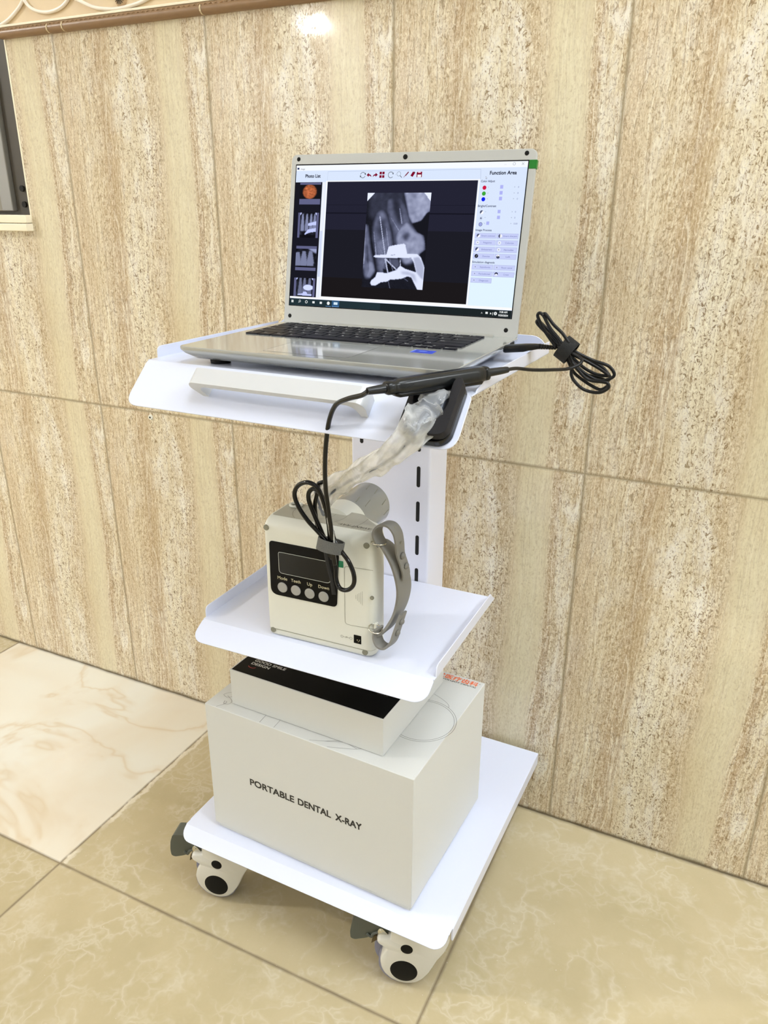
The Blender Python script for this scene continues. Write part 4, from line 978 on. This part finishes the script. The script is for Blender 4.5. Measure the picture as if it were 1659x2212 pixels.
def xray(w_=132, h=180):
    V, U = np.mgrid[0:h, 0:w_]; V = (V+.5)/h; U = (U+.5)/w_
    Y = 220+V*1690; X = (285-110*V)+U*((1412-162*V)-(285-110*V))
    I = np.full(X.shape, .055)
    def add(pts, val, k, mode='max'):
        nonlocal I
        m_ = blur(polymask(pts, X, Y), k); I = np.maximum(I, m_*val) if mode == 'max' else I*(1-m_)+val*m_
    add([(285, 222), (960, 222), (1010, 480), (1060, 760), (700, 700), (300, 700)], .17, 6)
    add([(940, 222), (1412, 222), (1390, 540), (1330, 580), (1250, 700), (1150, 745), (1080, 750), (1020, 640), (985, 430)], .64, 2.0)
    add([(1060, 240), (1160, 240), (1120, 350)], .42, 3, 'mix')
    # molar
    add([(730, 300), (880, 300), (1010, 560), (1060, 760), (1160, 900), (1260, 930), (1305, 1100), (1290, 1220), (1190, 1290), (1100, 1440), (1000, 1480), (930, 1460), (860, 1350), (760, 1120), (740, 900), (660, 700), (620, 500), (640, 330)], .36, 4)
    add([(980, 700), (1060, 780), (1150, 900), (1260, 930), (1305, 1100), (1290, 1220), (1190, 1300), (1080, 1440), (960, 1475), (900, 1420), (800, 1200), (780, 960), (880, 800)], .60, 3)
    add([(900, 960), (1010, 900), (1040, 960), (1000, 1040), (940, 1060)], .24, 3, 'mix')
    for p_ in ([(720, 250), (840, 260), (900, 620), (880, 800), (800, 700), (740, 480)], [(480, 620), (640, 560), (640, 900), (560, 1020), (430, 1000)]): add(p_, .12, 4, 'mix')
    # premolars
    add([(450, 560), (560, 500), (640, 620), (700, 900), (740, 1120), (640, 1280), (600, 1640), (470, 1640), (430, 1280), (375, 1000), (390, 780)], .44, 4)
    add([(470, 700), (600, 650), (640, 900), (600, 1040), (470, 1040), (430, 900)], .22, 4, 'mix')
    for a_, b_ in (((245, 770), (215, 1500)), ((400, 900), (440, 1330)), ((620, 820), (660, 1160)), ((700, 640), (860, 900)), ((860, 480), (900, 760)), ((430, 1060), (560, 1300)), ((540, 1520), (640, 1380))):
        add([(a_[0]-9, a_[1]), (a_[0]+9, a_[1]), (b_[0]+14, b_[1]), (b_[0]-14, b_[1])], .66, .9)
    add([(235, 780), (290, 780), (340, 1200), (400, 1500), (420, 1620), (330, 1740), (250, 1765), (225, 1720), (190, 1500), (210, 1200)], .40, 2.5)
    add([(265, 1140), (285, 1140), (300, 1480), (270, 1460)], .12, 2, 'mix')
    add([(300, 1400), (390, 1450), (420, 1620), (330, 1740), (240, 1740), (290, 1600)], .52, 2)
    add([(650, 1370), (840, 1380), (860, 1500), (800, 1550), (660, 1440)], .30, 1.5); add([(640, 1470), (700, 1460), (770, 1600), (660, 1620)], .03, 1, 'mix')
    add([(560, 1560), (620, 1580), (620, 1640), (570, 1640)], .05, 1, 'mix')
    I = I*(1+.06*noise2(h, w_, 2.6, 3))+.004*noise2(h, w_, .7, 4)
    add([(900, 760), (960, 800), (1080, 1500), (1300, 1600), (1500, 1300), (1412, 600), (1330, 600), (1200, 770), (1080, 770)], 0, 0) if False else None
    # outside of the molar
    # steel clamp, thin files
    for a_, b_, hw in (((505, 620), (600, 1320), 7), ((600, 1380), (650, 1640), 11), ((600, 1380), (800, 1570), 12), ((680, 1380), (740, 1600), 6), ((865, 1380), (872, 1510), 7), ((655, 1780), (685, 1920), 5), ((930, 1715), (1000, 1770), 4)):
        dx, dy = b_[0]-a_[0], b_[1]-a_[1]; l_ = math.hypot(dx, dy); px, py = -dy/l_*hw, dx/l_*hw
        add([(a_[0]+px, a_[1]+py), (b_[0]+px, b_[1]+py), (b_[0]-px, b_[1]-py), (a_[0]-px, a_[1]-py)], .85 if hw > 6 else .5, .5, 'mix')
    add([(400, 1330), (430, 1320), (620, 1305), (665, 1160), (720, 1145), (930, 1105), (960, 1120), (990, 1285), (1170, 1285), (1230, 1340), (1285, 1500), (1270, 1780), (1245, 1930), (1170, 1930), (1060, 1700), (1000, 1680), (900, 1725), (790, 1745), (690, 1750), (640, 1790), (520, 1810), (430, 1870), (350, 1875), (330, 1830), (350, 1780), (420, 1720), (455, 1630), (640, 1635), (790, 1580), (870, 1495), (960, 1550), (1145, 1605), (1100, 1420), (1060, 1350), (620, 1370), (430, 1370), (395, 1350)], 1.0, .55, 'mix')
    add([(1100, 1350), (1190, 1330), (1250, 1420), (1280, 1520), (1260, 1740), (1150, 1610)], .76, 1.2, 'mix'); add([(870, 1600), (1000, 1600), (1120, 1640), (1160, 1800), (1040, 1660), (900, 1640)], .78, 2, 'mix'); add([(700, 1312), (780, 1300), (770, 1310), (710, 1318)], .5, .5, 'mix')
    add([(285, 222), (415, 222), (280, 362)], 1.05, .4, 'mix'); add([(1285, 215), (1412, 215), (1395, 362)], 1.05, .4, 'mix')
    out_ = polymask([(1412, 215), (1390, 540), (1335, 570), (1240, 700), (1080, 755), (1170, 900), (1290, 960), (1310, 1200), (1210, 1280), (1290, 1480), (1260, 1950), (1500, 1950), (1500, 200)], X, Y); om = blur(out_, .8); I = I*(1-om)+.035*om
    I = np.clip(I, 0, 1.05); base_ = np.array(srgb(24, 24, 30)); tint = np.array((.50, .56, .98)); I3 = (I**1.6)[..., None]
    col_ = base_*.7+I3*(tint*(1-I3*.6)+np.array((.93, .97, 1.0))*I3*.6)
    return col_
def thumb(kind, w_=46, h=50, s=5):
    Y, X = np.mgrid[0:h, 0:w_]; Y = (Y+.5)/h; X = (X+.5)/w_
    if kind == 'fundus':
        c_ = np.zeros((h, w_, 3)); c_[:] = srgb(22, 22, 28); r = np.hypot((X-.48)/.33, (Y-.5)/.5); m_ = blur((r < 1).astype(float), .8)[..., None]
        f_ = np.array(srgb(188, 104, 66))*(1-.35*r[..., None]**2); n_ = noise2(h, w_, 1.6, 9)[..., None]*.07; return c_*(1-m_)+np.clip(f_*(1+n_*3), 0, 1)*m_
    I = .10+.04*noise2(h, w_, 3, s)
    def tooth(cx, w0, y0, y1, v_):
        nonlocal I
        m_ = blur(polymask([(cx-w0*.25, y0), (cx+w0*.25, y0), (cx+w0*.55, y1*.75+y0*.25), (cx+w0*.5, y1), (cx-w0*.5, y1), (cx-w0*.55, y1*.75+y0*.25)], X, Y), 1.0); I = np.maximum(I, m_*v_)
    if kind == 'front':
        for cx in (.16, .42, .68, .90): tooth(cx, .22, .05, .75, .62)
        for p_ in ([(.5, .42), (1, .33), (1, .5), (.5, .52)], [(.3, .85), (.5, .66), (1, .60), (1, .75), (.6, .8), (.35, .88)]): I = np.maximum(I, blur(polymask(p_, X, Y), .5))
        I[Y > .88] *= .3
    if kind == 'molars':
        for cx, a_ in ((.10, .3), (.40, .1), (.72, .0)): tooth(cx+.0, .34, .1+a_*.3, .92, .58)
        I = np.maximum(I, blur(polymask([(.6, 0), (1, 0), (1, .25), (.7, .1)], X, Y), 2)*.75); I[Y > .95] *= .2
    if kind == 'current':
        for cx in (.25, .5, .8): tooth(cx, .26, .0, .95, .5)
        I = np.maximum(I, blur(((((X-.72)/.30)**2+((Y-.5)/.16)**2) < 1).astype(float), .7)*1.1); I = np.maximum(I, blur(polymask([(.1, .86), (.4, .82), (.45, .72), (.65, .72), (.7, .84), (.95, .84), (.95, .95), (.1, .92)], X, Y), .5))
    c3 = (np.clip(I, 0, 1.1)**1.9)[..., None]
    if kind in ('front', 'current'):
        for fx in (X < .1-.9*Y, X > .9+.9*Y): c3[fx & (Y < .1)] = 1.0
    return np.array(srgb(24, 24, 30))*.6+c3*np.array((.56, .62, 1.0))
def raster(name, img, quad, d, parent):
    """img rows go downwards; quad = four (a,h): top-left, top-right, bottom-right, bottom-left"""
    h, w_ = img.shape[:2]; q = [Vector(p) for p in quad]
    vs = []
    for j in range(h+1):
        l_ = q[0].lerp(q[3], j/h); r_ = q[1].lerp(q[2], j/h)
        for i in range(w_+1): p = l_.lerp(r_, i/w_); vs.append(tuple(fl(p.x, p.y, d)))
    fs = [(j*(w_+1)+i, (j+1)*(w_+1)+i, (j+1)*(w_+1)+i+1, j*(w_+1)+i+1) for j in range(h) for i in range(w_)]
    me = bpy.data.meshes.new(name); me.from_pydata(vs, [], fs); me.update()
    at = me.color_attributes.new('picture', 'FLOAT_COLOR', 'CORNER'); c_ = np.ones((h*w_, 4, 4), np.float32); c_[:, :, :3] = img.reshape(-1, 1, 3); at.data.foreach_set('color', c_.ravel())
    me.materials.append(M['picture']); o = bpy.data.objects.new(name, me); link(o, parent); return o
t = NT('screen_picture'); e = t.n('ShaderNodeEmission', {0: t.n('ShaderNodeVertexColor', layer_name='picture').outputs[0], 1: .79}); t.t.links.new(e.outputs[0], t.out.inputs[0]); M['picture'] = t.m
raster('screen_image', xray(), [(-.0490, .1648), (.0378, .1649), (.0368, .0496), (-.0484, .0496)], D2, ldo)['label'] = 'x-ray of molar teeth with a rubber dam clamp'
G_ = sc(96, 98, 132)
bm = nb()
def Rg(a0, a1, h0, h1): flat(bm, [(a0, h0), (a1, h0), (a1, h1), (a0, h1)], fl, D2)
Rg(-.1488, -.1176, .1752, .1778); Rg(-.1490, -.1176, .1508, .1576); Rg(-.1494, -.1462, .1090, .1405); Rg(-.1215, -.1181, .1090, .1405); Rg(-.1498, -.1185, .0950, .0985); Rg(-.1500, -.1186, .0672, .0712); Rg(-.1505, -.1470, .0332, .0575); Rg(-.1213, -.1180, .0332, .0575)
obj('thumbnail_bars', bm, emat('thumb_bar', 98, 100, 136), ldo)
for k_, q in (('fundus', (-.1488, -.1176, .1578, .1752)), ('front', (-.1462, -.1215, .1090, .1405)), ('molars', (-.1500, -.1186, .0712, .0950)), ('current', (-.1470, -.1213, .0332, .0575))):
    raster('screen_thumbnail', thumb(k_), [(q[0], q[3]), (q[1], q[3]), (q[1], q[2]), (q[0], q[2])], D2+.00005, ldo)

# ------------------------------------------------------------------ dental sensor: plug, coiled cord, control box, cord, sensor
sen = empty('dental_sensor', (.17, -.19, TZ), 0, 'black dental sensor box on the trolley edge with cord plugged into the laptop', 'dental sensor')
def wt(pts): o_ = sen.location; return [(p[0]-o_.x, p[1]-o_.y, p[2]-o_.z) for p in pts]
# control box
A_, B_ = Vector((.1425, -.2510, .8325)), Vector((.2075, -.1600, .8368))
ax = (B_-A_).normalized(); sd = ax.cross(Vector((0, 0, 1))).normalized(); vv_ = sd.cross(ax)
def cring(t_, w_, h_, p=2.6, dz_=0.0):
    c_ = A_+(B_-A_)*t_; out = []
    for j in range(24):
        a_ = 2*PI*j/24; x_ = math.copysign(abs(math.cos(a_))**(2/p), math.cos(a_)); y_ = math.copysign(abs(math.sin(a_))**(2/p), math.sin(a_))
        out.append(c_+sd*w_/2*x_+vv_*(h_/2*y_+dz_)-sen.location)
    return out
bm = nb(); loft(bm, [cring(-.02, .010, .008), cring(-.015, .0125, .0105), cring(.0, .0145, .0125), cring(.06, .0150, .0130), cring(.07, .0140, .0120), cring(.10, .0155, .0140), cring(.15, .0180, .0155), cring(.30, .0185, .0160), cring(.85, .0185, .0160), cring(.93, .0170, .0150), cring(.945, .0145, .0125), cring(.955, .0165, .0140), cring(.985, .0160, .0135), cring(1.0, .0100, .0090)])
ctl = obj('control_box', bm, M['ctl'], sen, smooth=True, auto=45)
bm = nb(); loft(bm, [cring(.06, .0120, .0040, dz_=-.0060), cring(.10, .0150, .0060, dz_=-.0068), cring(.90, .0150, .0060, dz_=-.0068), cring(.93, .010, .0040, dz_=-.0060)]); obj('box_underside', bm, M['holder_side'], ctl, smooth=True)
bm = nb(); tube(bm, wt([A_+ax*-.001, A_-ax*.012, A_-ax*.020]), lambda q_: .0046-.0012*q_, n=12, k=4); tube(bm, wt([B_+ax*-.001, B_+ax*.016, B_+ax*.024]), lambda q_: .0044-.0014*q_, n=12, k=4); obj('strain_relief', bm, M['ctl'], sen, smooth=True, auto=45)
cord_down = [tuple(A_-ax*.019), (.1211,-.2600,.8255),(.1030,-.2540,.8190),(.0842,-.2440,.8090),(.0719,-.2360,.7916),(.0628,-.2280,.7669),(.0556,-.2200,.7389),(.0507,-.2120,.7100),(.0486,-.2040,.6803),(.0491,-.1990,.6511),(.0485,-.1970,.6306),(.0500,-.1950,.6100)]
loopA = [(.0438,-.1940,.6183),(.0400,-.1940,.6343),(.0303,-.1940,.6444),(.0167,-.1960,.6579),(.0063,-.1980,.6735),(.0028,-.2000,.6885),(.0094,-.2020,.7006),(.0229,-.2040,.7072),(.0340,-.2030,.7033),(.0394,-.2000,.6893),(.0425,-.1970,.6713),(.0455,-.1960,.6493),(.0462,-.1950,.6164)]
loopB = [(.0405,-.1900,.6156),(.0383,-.1900,.6276),(.0292,-.1890,.6463),(.0212,-.1900,.6650),(.0163,-.1920,.6815),(.0186,-.1940,.6925),(.0266,-.1950,.6974),(.0341,-.1940,.6907),(.0378,-.1910,.6739),(.0408,-.1900,.6518),(.0420,-.1900,.6164)]
loopC = [(.0420,-.1860,.6150),(.0310,-.1860,.6325),(.0229,-.1840,.6454),(.0203,-.1840,.6571),(.0191,-.1840,.6738),(.0239,-.1850,.6906),(.0264,-.1870,.7005),(.0330,-.1870,.7040)]
loopD = [(.0460,-.1930,.6498),(.0483,-.1920,.6398),(.0582,-.1940,.6284),(.0687,-.1960,.6184),(.0756,-.1970,.6048),(.0754,-.1970,.5921),(.0682,-.1970,.5834),(.0585,-.1970,.5823),(.0520,-.1950,.5899),(.0494,-.1930,.6060),(.0463,-.1920,.6280)]
bm = nb()
for c_, r_ in ((cord_down, .0025), (loopA, .0026), (loopB, .0026), (loopC, .0025), (loopD, .0026)): tube(bm, wt(c_), r_, n=10, k=8)
obj('sensor_cord', bm, M['cord_gloss'], sen, smooth=True)
bm = nb(); ribbon(bm, wt([(.0455,-.1985,.6690),(.0480,-.1985,.6560),(.0495,-.1985,.6440),(.0500,-.1985,.6330)]), .0058, .0012, (1, 0, .12), k=4); lb = obj('cord_tag', bm, M['label_white'], sen, smooth=True, auto=40)
bm = nb(); text(bm, '001', lambda a, b_, d=0.0: Vector((.0505-b_*.0, -.1993-d, .6430+0))-sen.location+Vector((b_, 0, -a)), 0, -.0022, .0030, w=.0085, bold=.0002); obj('tag_lettering', bm, M['ink'], lb)
# usb cord, coiled
usb = [[(.2357,-.0120,.8416),(.2218,-.0120,.8579),(.2157,-.0120,.8669),(.2115,-.0120,.8752),(.2139,-.0120,.8784),(.2187,-.0120,.8748),(.2248,-.0120,.8650),(.2339,-.0120,.8519),(.2467,-.0120,.8373),(.2584,-.0120,.8244),(.2743,-.0120,.8136),(.2876,-.0120,.8096),(.2992,-.0120,.8134),(.3019,-.0120,.8188),(.2943,-.0120,.8267),(.2768,-.0120,.8312),(.2588,-.0120,.8383),(.2459,-.0120,.8459)],
 [(.2391,-.0040,.8390),(.2255,-.0040,.8519),(.2139,-.0040,.8615),(.2089,-.0040,.8668),(.2106,-.0040,.8687),(.2173,-.0040,.8635),(.2280,-.0040,.8547),(.2406,-.0040,.8426),(.2520,-.0040,.8348),(.2666,-.0040,.8290),(.2829,-.0040,.8217),(.2930,-.0040,.8157),(.2924,-.0040,.8139),(.2811,-.0040,.8146),(.2674,-.0040,.8203),(.2542,-.0040,.8297),(.2446,-.0040,.8376)],
 [(.2507,-.0180,.8488),(.2428,-.0180,.8584),(.2315,-.0180,.8678),(.2238,-.0180,.8766),(.2210,-.0180,.8786),(.2202,-.0180,.8764),(.2284,-.0180,.8634),(.2400,-.0180,.8514),(.2519,-.0180,.8352),(.2562,-.0180,.8269),(.2564,-.0180,.8147),(.2616,-.0180,.8064),(.2728,-.0180,.7988),(.2885,-.0180,.7973),(.2981,-.0180,.8031),(.2976,-.0180,.8083),(.2923,-.0180,.8095),(.2760,-.0180,.8105),(.2638,-.0180,.8198),(.2541,-.0180,.8302),(.2481,-.0180,.8383)],
 [(.2429,-.0080,.8381),(.2503,-.0080,.8256),(.2565,-.0080,.8156),(.2660,-.0080,.8086),(.2771,-.0080,.8026),(.2879,-.0080,.7988),(.2953,-.0120,.8036),(.2976,-.0170,.8083)],
 [(.2453,0.0,.8389),(.2610,0.0,.8314),(.2836,0.0,.8237),(.2950,0.0,.8134),(.2939,0.0,.8080),(.2850,0.0,.8098),(.2626,0.0,.8148),(.2480,0.0,.8285),(.2428,0.0,.8369)],
 [tuple(B_+ax*.022),(.2238,-.1200,.8357),(.2336,-.0950,.8308),(.2466,-.0700,.8277),(.2577,-.0450,.8254),(.2665,-.0350,.8285),(.2690,-.0280,.8326),(.2641,-.0240,.8366),(.2563,-.0200,.8389),(.2477,-.0180,.8430),(.2400,-.0150,.8470)]]
bm = nb()
for c_ in usb: tube(bm, wt(c_), .00185, n=9, k=7)
obj('usb_cord', bm, M['cord'], sen, smooth=True)
bm = nb()
def pring(x, w_, h_, z=.8410): return [Vector((x, -.0100+w_/2*math.copysign(abs(math.cos(2*PI*j/16))**.6, math.cos(2*PI*j/16)), z+h_/2*math.copysign(abs(math.sin(2*PI*j/16))**.6, math.sin(2*PI*j/16))))-sen.location for j in range(16)]
loft(bm, [pring(.1756, .0150, .0078, .8355), pring(.1775, .0165, .0088, .8357), pring(.1990, .0165, .0088, .8385), pring(.2040, .0130, .0078, .8395), pring(.2090, .0130, .0070, .8402), pring(.2130, .0100, .0062, .8408), pring(.2150, .0090, .0058, .8410)])
obj('usb_plug', bm, M['cord'], sen, smooth=True, auto=45)
bm = nb()
for k in range(7): loft(bm, [pring(.2150+k*.0030, .0085-.0005*k, .0060-.0003*k, .8412), pring(.2168+k*.0030, .0085-.0005*k, .0060-.0003*k, .8412)])
tube(bm, wt([(.2140, -.0100, .8410), (.2300, -.0100, .8415), (.2390, -.0110, .8430)]), .0020, n=9, k=4)
obj('plug_sleeve', bm, M['cord'], sen, smooth=True, auto=45)
# sensor lying in the holder
ex_, s_, n_2 = Vector((1, 0, 0)), Vector((0, .7114, .7028)), Vector((0, -.7028, .7114))
H0 = Vector((.0, TF, TZ))
hp = lambda x, s, o=0.0: H0+Vector((x, 0, 0))+s_*s+n_2*o
bm = nb(); prism(bm, rrect(.1625, .1865, -.0400, -.0080, .006, 6), lambda x, s, o: hp(x, s, o)-sen.location, .0115, .0170); tube(bm, wt([hp(.1735, -.036, .0155), hp(.1725, -.043, .0175), hp(.1715, -.050, .020)]), lambda q_: .0045-.0018*q_, n=12, k=4)
obj('sensor_head', bm, M['grey_sensor'], sen, bevel=.0016, seg=3)
bag_path = [(.1819,-.2450,.8121),(.1738,-.2530,.7989),(.1576,-.2530,.7790),(.1312,-.2380,.7576),(.0946,-.2130,.7336),(.0551,-.1880,.7069),(.0250,-.1680,.6818),(.0050,-.1520,.6631)]
bm = nb(); tube(bm, wt([hp(.1715, -.049, .020)]+[(x, y, z-.004) for x, y, z in bag_path[1:]]+[(.010, -.150, .6490), (.018, -.166, .6560), (.022, -.180, .6750), (.0200,-.1840,.6900)]), .0016, n=8, k=6); obj('sensor_lead', bm, M['grey_sensor'], sen, smooth=True)

# clear plastic sleeve over sensor and lead
slv = empty('plastic_sleeve', (.0821, -.19, .7232), 0, 'crumpled clear plastic sleeve hanging from the sensor holder down to the x-ray machine', 'plastic sleeve')
bm = nb()
P_ = smooth_path([hp(.1745, -.008, .013), hp(.1745, -.014, .0165), hp(.1740, -.024, .0195), hp(.1735, -.036, .0215)]+[Vector(p) for p in bag_path[1:]], 10)
N_ = len(P_); widths = [(0, .026), (.04, .030), (.10, .030), (.18, .026), (.225, .020), (.28, .036), (.36, .036), (.5, .028), (.65, .026), (.75, .024), (.86, .028), (.95, .030), (1, .026)]
def wid(q_):
    for (a0, b0), (a1, b1) in zip(widths, widths[1:]):
        if a0 <= q_ <= a1: k_ = (q_-a0)/(a1-a0); k_ = k_*k_*(3-2*k_); return b0+(b1-b0)*k_
    return widths[-1][1]
rings_ = []; nj = 40
rj = np.random.default_rng(11); ph = rj.uniform(0, 6.28, 12)
for i, p in enumerate(P_):
    q_ = i/(N_-1); t_ = (P_[min(N_-1, i+1)]-P_[max(0, i-1)]).normalized()
    if q_ < .27: wdir = Vector((1, 0, .05))
    else: wdir = Vector((1, 0, .05)).lerp(t_.cross(Vector((.42, -.85, -.3))).normalized()*-1, min(1, (q_-.27)/.14))
    wdir = (wdir-t_*wdir.dot(t_)).normalized(); nd_ = t_.cross(wdir).normalized()
    W_ = wid(q_); th_ = .0045 if q_ < .24 else .0060
    ring_ = []
    for j in range(nj):
        a_ = 2*PI*j/nj
        wr = .0011*math.sin(5*a_+ph[0]+q_*17)+.0009*math.sin(3*a_+ph[1]-q_*33)+.0008*math.sin(9*a_+ph[2]+q_*51)+.0010*math.sin(2*a_+q_*70+ph[3])*(1 if q_ > .24 else .3)
        k_ = 1.0 if q_ > .22 else .4
        ring_.append(p+wdir*(W_/2*math.cos(a_)*(1+.05*math.sin(q_*40+a_*2)))+nd_*(th_*math.sin(a_)+wr*k_*1.3)-slv.location)
    rings_.append(ring_)
loft(bm, rings_, cap0=False, cap1=False)
o = obj('sleeve_film', bm, M['sleeve'], slv, smooth=True)

# sensor holder on the sloping front
hd = empty('sensor_holder', tuple(hp(.175, -.030, 0)), 0, 'black saddle-shaped sensor holder fixed to the right end of the sloping front edge', 'holder')
hq = lambda x, s, o: hp(x, s, o)-hd.location
bm = nb(); prism(bm, rrect(.1495, .2000, -.0600, .0060, [.014, .014, .008, .008], 7), hq, .0003, .0095); obj('back_plate', bm, M['holder_side'], hd, bevel=.001)
bm = nb(); prism(bm, rrect(.1500, .1998, -.0575, .0055, [.012, .012, .007, .007], 7), hq, .0095, .0110)
prism(bm, round_poly([(.1505, -.058), (.1600, -.058), (.1640, -.048), (.1610, -.036), (.1560, -.024), (.1545, -.010), (.1570, .002), (.1555, .0055), (.1505, .0045)], [.008, .003, .006, .008, .008, .006, .003, .002, .003], 5), hq, .0105, .0195)
prism(bm, round_poly([(.1700, -.0585), (.1992, -.0575), (.2000, .0030), (.1950, .0070), (.1905, .0020), (.1905, -.012), (.1930, -.024), (.1890, -.036), (.1830, -.044), (.1760, -.048)], [.006, .010, .003, .003, .004, .008, .010, .008, .006, .003], 5), hq, .0105, .0205)
obj('cradle', bm, M['holder'], hd, bevel=.0012, seg=3)

# hook-and-loop cable ties
def wrap_tie(name, c, ax1, ax2, r1, r2, width, wdir, mat, label, tail=None, tailw=.006):
    e_ = empty(name, c, 0, label, 'cable tie'); a1, a2, wd_ = Vector(ax1).normalized(), Vector(ax2).normalized(), Vector(wdir).normalized(); bm = nb(); n = 40; rings = []
    for i in range(n):
        a_ = 2*PI*i/n; d_ = a1*math.cos(a_)*r1+a2*math.sin(a_)*r2; o_ = d_.normalized()*.0013
        rings.append([d_+wd_*width/2, d_+o_+wd_*width/2, d_+o_-wd_*width/2, d_-wd_*width/2])
    loft(bm, rings, wrap=True); obj('band', bm, mat, e_, smooth=True, auto=50)
    if tail:
        for tl_ in tail:
            bm = nb(); ribbon(bm, [Vector(p)-Vector(c) for p in tl_[0]], tl_[1], .0012, tl_[2], k=5); obj('tail', bm, tl_[3], e_, smooth=True, auto=50)
    return e_
wrap_tie('cable_tie', (.0440, -.1935, .6320), (1, 0, -.1), (0, -1, .25), .0150, .0105, .0135, (.12, .22, 1), M['velcro_grey'], 'grey fluffy cable tie around the cord loops in front of the x-ray machine',
    [([(.0395,-.1965,.6300),(.0410,-.1955,.6108),(.0455,-.1950,.5907),(.0475,-.1940,.5710)], .0050, (1, 0, .2), M['velcro']), ([(.0420,-.1950,.6300),(.0440,-.1925,.6108),(.0470,-.1925,.5907),(.0484,-.1920,.5760)], .0050, (1, -.4, .2), M['cord']),
     ([(.0362,-.1940,.6300),(.0378,-.1925,.6108),(.0425,-.1922,.5950),(.0465,-.1915,.5860)], .0040, (1, -.4, .2), M['cord'])])
wrap_tie('cable_tie', (.2470, -.0100, .8400), (.55, 0, .83), (0, -1, 0), .0125, .0120, .0150, (.83, 0, -.55), M['velcro'], 'black cable tie around the coiled cord beside the laptop')
# split fly-away screws etc. are not in the picture

# every separate piece of these repeated small parts becomes a part of its own
def split_pieces(o):
    bm = bmesh.new(); bm.from_mesh(o.data); bm.verts.ensure_lookup_table(); seen = set(); groups = []
    for v in bm.verts:
        if v.index in seen: continue
        st_ = [v]; seen.add(v.index); g = []
        while st_:
            x = st_.pop(); g.append(x.index)
            for e_ in x.link_edges:
                y = e_.other_vert(x)
                if y.index not in seen: seen.add(y.index); st_.append(y)
        groups.append(set(g))
    bm.free()
    if len(groups) < 2: return
    for k, g in enumerate(groups):
        bm = bmesh.new(); bm.from_mesh(o.data); bmesh.ops.delete(bm, geom=[v for v in bm.verts if v.index not in g], context='VERTS')
        me = bpy.data.meshes.new(o.data.name); bm.to_mesh(me); bm.free()
        for m in o.data.materials: me.materials.append(m)
        c = o.copy(); c.data = me; COL.objects.link(c)
        for ch in list(o.children): 
            if k == 0: ch.parent = c
    bpy.data.objects.remove(o)
for o in list(bpy.data.objects):
    if o.type == 'MESH' and o.name.split('.')[0] in ('screw_recess', 'strain_relief', 'split_ring', 'slot', 'rubber_bumper', 'snap_stud', 'strap_hole', 'strap_lug', 'thumbnail_bars', 'side_port', 'angle_mark', 'wheel') or (o.name == 'screw' and o.parent and o.parent.name == 'window_1'):
        split_pieces(o)
